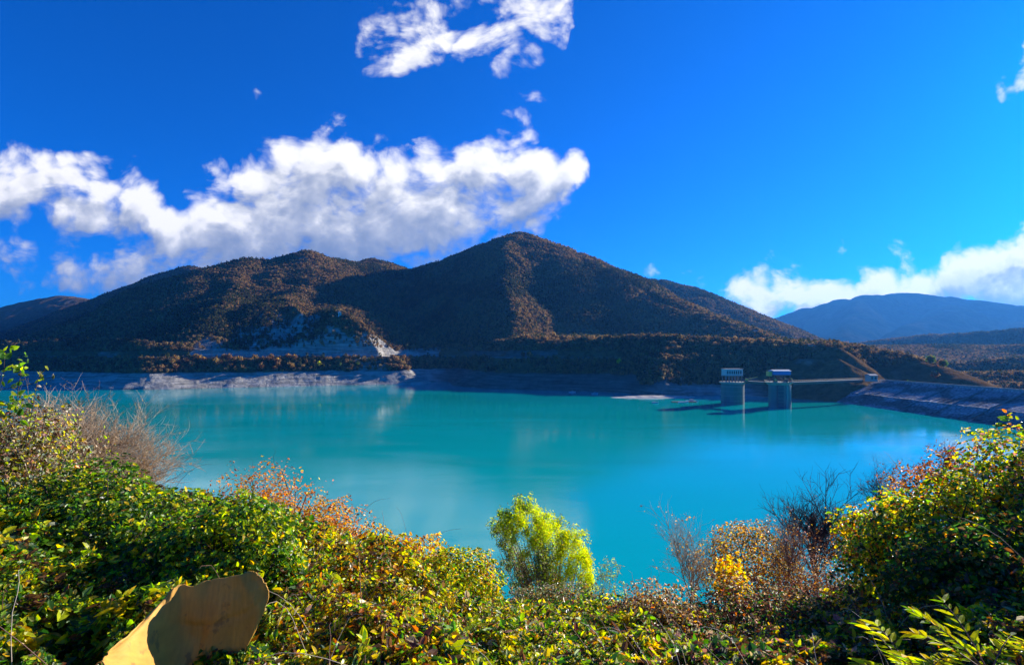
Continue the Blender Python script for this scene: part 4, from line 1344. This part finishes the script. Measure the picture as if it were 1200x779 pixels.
# roadside walls on the far bench
def road_wall(label, px0, px1, off, mat, hgt=1.3, step=3.0):
    """pale wall following the outer edge of the far road"""
    pts = []
    for px in np.arange(px0, px1, step):
        u = (px - 600) / F
        D = np.arange(560, 900, .8)
        h, s = surf(u * D, D)
        i = np.argmax(s > off)
        if s[i] > off: pts.append((u * D[i], D[i], h[i]))
    # keep only smooth stretches
    mb = MB(); cnt = 0
    o = np.array(pts[0])
    for a, b in zip(pts[:-1], pts[1:]):
        a = np.array(a); b = np.array(b)
        L = np.hypot(*(b - a)[:2])
        if L > 14 or abs(b[2] - a[2]) > 3: continue
        c = (a + b) / 2 - o; rz = math.atan2(b[1] - a[1], b[0] - a[0])
        zb = max(a[2], b[2], 36.0) - o[2]
        mb.box((c[0], c[1], zb + hgt / 2 - .6), (L + .3, .5, hgt + 1.2), rz); cnt += 1
    if cnt:
        ob = mb.build('roadside_wall', mat); ob.location = o
        tag(ob, label, 'wall', 'roadside walls on the far shore')


road_wall('long pale roadside wall on the bench above the left shore', 62, 470, 61.0, M['concrete'])
road_wall('grey roadside wall along the foot of the dark mountain', 520, 700, 61.0, M['concrete'], 1.0)
road_wall('bright white roadside wall on the slope above the towers', 838, 925, 70.0, M['white_paint'], 1.6)


# ------------------------------------------------------------------ boats and the floating stage
def boat(label, px, py, L, rz, hull='white_paint', cabin=True):
    D = EYE * F / (py - 412.0); x = (px - 600) / F * D
    t = thing('boat', label, 'boat', (x, D, 0), rz, 'boats on the far side of the lake')
    n = 9; V = []; W = L * .17
    for i in range(n):
        k = i / (n - 1); xx = (k - .5) * L
        w = W * (1 - max(0, (k - .45) / .55) ** 2.2) + .04; sh = .85 + .35 * k * k
        V += [(xx, -w, sh), (xx, -w * .8, -.15), (xx, 0, -.35), (xx, w * .8, -.15), (xx, w, sh), (xx, w * .86, sh - .12), (xx, -w * .86, sh - .12)]
    Fs = []
    for i in range(n - 1):
        for j in range(7):
            a = i * 7 + j; b = i * 7 + (j + 1) % 7; Fs.append([a, b, b + 7, a + 7])
    Fs += [list(range(7))[::-1], list(range((n - 1) * 7, n * 7))]
    MB().add(V, Fs).build('hull', M[hull], t)
    if cabin:
        c = MB().box((-.05 * L, 0, 1.45), (L * .34, W * 1.2, 1.2), 0, .15, .85).build('cabin', M['white_paint'], t)
        MB().box((-.05 * L, 0, 1.55), (L * .35, W * 1.22, .42), 0, .15, .9).build('window', M['dark_glass'], c)


boat('white motorboat moored at the sunlit bare shore on the left', 265, 453.8, 9.0, .2)
boat('small white boat under the dark mountain, left of a second one', 671, 459.6, 8.0, .4)
boat('small white boat nearest the tip of the gravel spit', 697, 461.6, 7.0, -.2)
boat('little open white boat floating left of the floating stage', 768, 472.2, 6.0, .1, cabin=False)
boat('white cabin boat tied up at the floating stage', 811, 470.6, 11.0, -.25)
boat('low white boat lying at the left end of the floating stage', 801, 471.6, 9.0, .05, cabin=False)
D = EYE * F / 59.5; t = thing('floating_stage', 'dark floating stage with boats tied to it left of the towers', 'pontoon', ((803 - 600) / F * D, D, 0), .05)
MB().box((0, 3.2, .35), (22, 3.0, .5), 0, .1).build('deck', M['rust_steel'], t)
mb = MB()
for x in (-9, -3, 3, 9): mb.bar((x, 2.0, 0), (x, 4.4, 0), .55, 8)
mb.build('float', M['dark_hull'], t)


# gravel spit in front of the spur
def spit():
    n, m = 60, 24
    u, v = np.meshgrid(np.linspace(-1, 1, n), np.linspace(-1, 1, m), indexing='ij')
    cx, cy = 140, 522
    X = cx + u * 46; Y = cy + v * 13 + u * 3
    r = np.hypot(u, v * 1.05)
    Z = 2.1 * (1 - r ** 1.6) + .5 * fbm2(X / 6, Y / 6, 4, 9) - .25
    o = link('gravel_spit', mesh_np('gravel_spit', np.stack([X, Y, Z], -1).reshape(-1, 3), [grid_faces(n, m)[:, ::-1]], plain('gravel', (.45, .42, .37), .95, .35, .35), smooth=True))
    tag(o, kind='structure')


spit()


# ------------------------------------------------------------------ air
def haze():
    m = bpy.data.materials.new('haze'); m.use_nodes = True
    nt = m.node_tree; nt.nodes.clear()
    out = nt.nodes.new('ShaderNodeOutputMaterial'); v = nt.nodes.new('ShaderNodeVolumePrincipled')
    v.inputs['Color'].default_value = (.07, .34, .95, 1); v.inputs['Density'].default_value = HAZE
    v.inputs['Anisotropy'].default_value = .35
    nt.links.new(v.outputs[0], out.inputs['Volume'])
    x0, x1, y0, y1, z0, z1 = -8000, 12000, -1000, 8800, -76, 860
    V = [(x0, y0, z0), (x1, y0, z0), (x1, y1, z0), (x0, y1, z0), (x0, y0, z1), (x1, y0, z1), (x1, y1, z1), (x0, y1, z1)]
    Fs = [[3, 2, 1, 0], [4, 5, 6, 7], [0, 1, 5, 4], [1, 2, 6, 5], [2, 3, 7, 6], [3, 0, 4, 7]]
    o = MB().add(V, Fs).build('haze', m)
    tag(o, 'thin blue air haze over the whole reservoir valley', 'haze', kind='stuff')


HAZE = 0.00005
haze()


# ------------------------------------------------------------------ sky, clouds, sun, camera
def world():
    w = bpy.data.worlds.new('World'); SC.world = w; w.use_nodes = True
    w.cycles.sampling_method = 'MANUAL'; w.cycles.sample_map_resolution = 256
    nt = w.node_tree; bg = nt.nodes['Background']; out = nt.nodes['World Output']
    sky = nt.nodes.new('ShaderNodeTexSky'); sky.sky_type = 'NISHITA'; sky.sun_disc = False
    sky.sun_elevation = SUN_EL; sky.sun_rotation = SUN_AZ
    sky.air_density = 1.0; sky.dust_density = .45; sky.ozone_density = 6.0; sky.altitude = 900
    nt.links.new(mixc(nt, 1.0, sky.outputs[0], (.0, .62, 1.45), 'MULTIPLY'), bg.inputs['Color']); bg.inputs['Strength'].default_value = .063
    # clouds in the direction of view: (x/y, z/y) of the world direction
    tc = nd(nt, 'ShaderNodeTexCoord'); sep = nd(nt, 'ShaderNodeSeparateXYZ'); nt.links.new(tc.outputs['Generated'], sep.inputs[0])
    yy = mth(nt, 'MAXIMUM', sep.outputs['Y'], .05)
    U = mth(nt, 'DIVIDE', sep.outputs['X'], yy); Vv = mth(nt, 'DIVIDE', sep.outputs['Z'], yy)
    cmb = nd(nt, 'ShaderNodeCombineXYZ'); nt.links.new(U, cmb.inputs[0]); nt.links.new(Vv, cmb.inputs[1])

    def prof(g, u, pts):
        """height of a cloud edge along the horizon: u -200..1400 px -> 0..1 curve"""
        n = g.nodes.new('ShaderNodeFloatCurve'); c = n.mapping.curves[0]
        P_ = [((x + 200) / 1600.0, (412 - y) / 480.0) for x, y in pts]
        while len(c.points) < len(P_): c.points.new(.5, .5)
        for q, (x, y) in zip(c.points, P_): q.location = (x, y); q.handle_type = 'VECTOR'
        n.mapping.use_clip = False; n.mapping.update()
        g.links.new(u, n.inputs['Value']); return n.outputs[0]
    TOP = [(-200, 200), (-60, 188), (0, 184), (60, 180), (130, 186), (170, 202), (205, 232), (230, 216), (262, 196), (300, 188), (330, 172), (360, 166), (400, 152), (440, 163), (480, 166), (520, 168), (560, 158), (600, 152), (640, 164), (668, 174), (690, 196), (706, 310), (800, 360), (824, 330), (850, 318), (900, 315), (940, 314), (980, 318), (1020, 312), (1060, 308), (1100, 303), (1130, 290), (1160, 272), (1200, 260), (1280, 250), (1400, 270)]
    BOT = [(-200, 270), (-60, 270), (0, 270), (60, 280), (130, 294), (170, 308), (205, 318), (230, 318), (262, 320), (300, 320), (330, 320), (360, 320), (400, 320), (440, 320), (480, 312), (520, 302), (560, 292), (600, 284), (640, 262), (668, 232), (690, 200), (706, 240), (800, 320), (824, 342), (850, 362), (900, 374), (940, 380), (980, 380), (1020, 372), (1060, 370), (1100, 366), (1130, 366), (1160, 368), (1200, 372), (1280, 380), (1400, 380)]
    TOP2 = [(-200, 272), (0, 274), (100, 280), (180, 286), (238, 300), (258, 341.0), (280, 135.0), (300, 96), (320, 135.0), (405, 83.0), (425, 30), (455, 6), (480, -30), (520, -60), (580, -60), (630, -40), (662, -20), (682, 54.0), (744, 350.0), (764, 316), (784, 350.0), (965, 325.0), (985, 292), (1005, 325.0), (1150, 128.0), (1170, 90), (1200, 60), (1300, 40), (1400, 40)]
    BOT2 = [(-200, 338), (0, 340), (100, 340), (180, 338), (238, 330), (258, 289.0), (280, 83.0), (300, 122), (320, 83.0), (405, 31.0), (425, 84), (455, 92), (480, 84), (520, 62), (580, 80), (630, 86), (662, 66), (682, 2.0), (744, 298.0), (764, 332), (784, 298.0), (965, 273.0), (985, 306), (1005, 273.0), (1150, 76.0), (1170, 114), (1200, 112), (1300, 100), (1400, 100)]
    g = bpy.data.node_groups.new('cloud_density', 'ShaderNodeTree')
    g.interface.new_socket('Vector', in_out='INPUT', socket_type='NodeSocketVector')
    g.interface.new_socket('Density', in_out='OUTPUT', socket_type='NodeSocketFloat')
    g.interface.new_socket('Depth', in_out='OUTPUT', socket_type='NodeSocketFloat')
    gi = g.nodes.new('NodeGroupInput'); go_ = g.nodes.new('NodeGroupOutput')
    n1 = g.nodes.new('ShaderNodeTexNoise'); n1.inputs['Scale'].default_value = 8.0; n1.inputs['Detail'].default_value = 9; n1.inputs['Roughness'].default_value = .56; n1.inputs['Distortion'].default_value = .35
    mp = vmap(g, gi.outputs[0], (1, 1.4, 1)); mp.node.inputs['Location'].default_value = (3.7, 1.9, .6); g.links.new(mp, n1.inputs['Vector'])
    vo = g.nodes.new('ShaderNodeTexVoronoi'); vo.feature = 'F1'; vo.inputs['Scale'].default_value = 16.0
    vo.inputs['Detail'].default_value = 2.0; vo.inputs['Roughness'].default_value = .55
    nv = g.nodes.new('ShaderNodeVectorMath'); nv.operation = 'MULTIPLY_ADD'; g.links.new(n1.outputs['Color'], nv.inputs[0]); nv.inputs[1].default_value = (.07, .07, 0); g.links.new(gi.outputs[0], nv.inputs[2])
    g.links.new(nv.outputs[0], vo.inputs['Vector'])
    sp_ = g.nodes.new('ShaderNodeSeparateXYZ'); g.links.new(gi.outputs[0], sp_.inputs[0])
    un = mth(g, 'MULTIPLY_ADD', sp_.outputs[0], F / 1600.0, .5, clamp=True)
    vn = mth(g, 'MULTIPLY', sp_.outputs[1], F / 480.0)
    k = 480.0 / 40.0
    t1 = prof(g, un, TOP); b1 = prof(g, un, BOT); t2 = prof(g, un, TOP2); b2 = prof(g, un, BOT2)
    m1 = mth(g, 'MULTIPLY', mth(g, 'MINIMUM', mth(g, 'SUBTRACT', t1, vn), mth(g, 'SUBTRACT', vn, b1)), k)
    m2 = mth(g, 'MULTIPLY', mth(g, 'MINIMUM', mth(g, 'SUBTRACT', t2, vn), mth(g, 'SUBTRACT', vn, b2)), k)
    m2 = mth(g, 'MINIMUM', mth(g, 'MULTIPLY', m2, .9), .22)
    mask = mth(g, 'MAXIMUM', mth(g, 'MINIMUM', m1, .8), m2)
    mask = mth(g, 'MAXIMUM', mask, -1.6)
    bil = mth(g, 'MULTIPLY_ADD', vo.outputs['Distance'], -.6, .27)
    f1 = mth(g, 'MULTIPLY_ADD', n1.outputs['Fac'], 2.9, -1.27)
    tex = mth(g, 'ADD', f1, bil)
    g.links.new(mth(g, 'ADD', mth(g, 'MULTIPLY', mask, .9), tex), go_.inputs[0])
    g.links.new(mth(g, 'MULTIPLY', mth(g, 'SUBTRACT', t1, vn), 480.0 / 100.0), go_.inputs[1])

    def dnode(vec):
        n = nt.nodes.new('ShaderNodeGroup'); n.node_tree = g; nt.links.new(vec, n.inputs[0]); return n
    sh = nt.nodes.new('ShaderNodeVectorMath'); sh.operation = 'ADD'; nt.links.new(cmb.outputs[0], sh.inputs[0]); sh.inputs[1].default_value = (.022, .036, 0)
    dn = dnode(cmb.outputs[0]); d0 = dn.outputs[0]; d1 = dnode(sh.outputs[0]).outputs[0]
    front = mth(nt, 'MULTIPLY', mth(nt, 'SUBTRACT', sep.outputs['Y'], .08), 8.0, clamp=True)
    alpha = mth(nt, 'MULTIPLY', ramp_f(nt, d0, -.16, .52), front)
    # thickness of cloud between the point and the sun
    through = mth(nt, 'ADD', mth(nt, 'MULTIPLY', mth(nt, 'MAXIMUM', mth(nt, 'ADD', d1, -.15), 0.0), .6),
                  mth(nt, 'MAXIMUM', mth(nt, 'MULTIPLY_ADD', mth(nt, 'SUBTRACT', d1, d0), 1.0, mth(nt, 'MULTIPLY_ADD', dn.outputs[1], 1.25, -.3)), 0.0))
    lit = mth(nt, 'EXPONENT', mth(nt, 'MULTIPLY', through, -1.15))
    col = mixc(nt, lit, (.13, .19, .33), (.92, .9, .88))
    cb = nt.nodes.new('ShaderNodeBackground'); nt.links.new(col, cb.inputs['Color']); cb.inputs['Strength'].default_value = CLOUD
    mx = nt.nodes.new('ShaderNodeMixShader'); nt.links.new(mth(nt, 'MULTIPLY', alpha, .97), mx.inputs[0])
    nt.links.new(bg.outputs[0], mx.inputs[1]); nt.links.new(cb.outputs[0], mx.inputs[2])
    nt.links.new(mx.outputs[0], out.inputs['Surface'])


CLOUD = .6


def ramp_f(nt, v, a, b):
    n = nt.nodes.new('ShaderNodeMapRange'); n.interpolation_type = 'SMOOTHSTEP'
    n.inputs['From Min'].default_value = a; n.inputs['From Max'].default_value = b
    nt.links.new(v, n.inputs['Value']); return n.outputs[0]


world()
sd = Vector((math.sin(SUN_AZ) * math.cos(SUN_EL), math.cos(SUN_AZ) * math.cos(SUN_EL), math.sin(SUN_EL)))
L = bpy.data.lights.new('sun', 'SUN'); L.energy = 5.0; L.angle = math.radians(.5); L.color = (1.0, .93, .82)
lo = bpy.data.objects.new('sun', L); COL.objects.link(lo); lo.rotation_euler = sd.to_track_quat('Z', 'Y').to_euler(); lo.location = (200, 100, 300)

cam = bpy.data.cameras.new('camera'); co = bpy.data.objects.new('camera', cam); COL.objects.link(co)
co.location = (0, 0, EYE); co.rotation_euler = (math.radians(90), 0, 0)
cam.sensor_width = 36; cam.lens = 36 * F / 1200; cam.shift_y = (412 - 389.5) / 1200
cam.clip_start = .05; cam.clip_end = 30000
SC.camera = co

strip_flags()
SC.view_settings.view_transform = 'Standard'; SC.view_settings.look = 'None'
SC.view_settings.exposure = 1.08; SC.view_settings.gamma = 1.0; SC.view_settings.use_curve_mapping = False
SC.render.engine = 'CYCLES'
cy = SC.cycles
cy.use_denoising = True; cy.max_bounces = 6; cy.diffuse_bounces = 3; cy.glossy_bounces = 3; cy.transmission_bounces = 4; cy.transparent_max_bounces = 6
cy.volume_bounces = 1; cy.sample_clamp_indirect = 6.0; cy.use_adaptive_sampling = True; cy.adaptive_threshold = .02
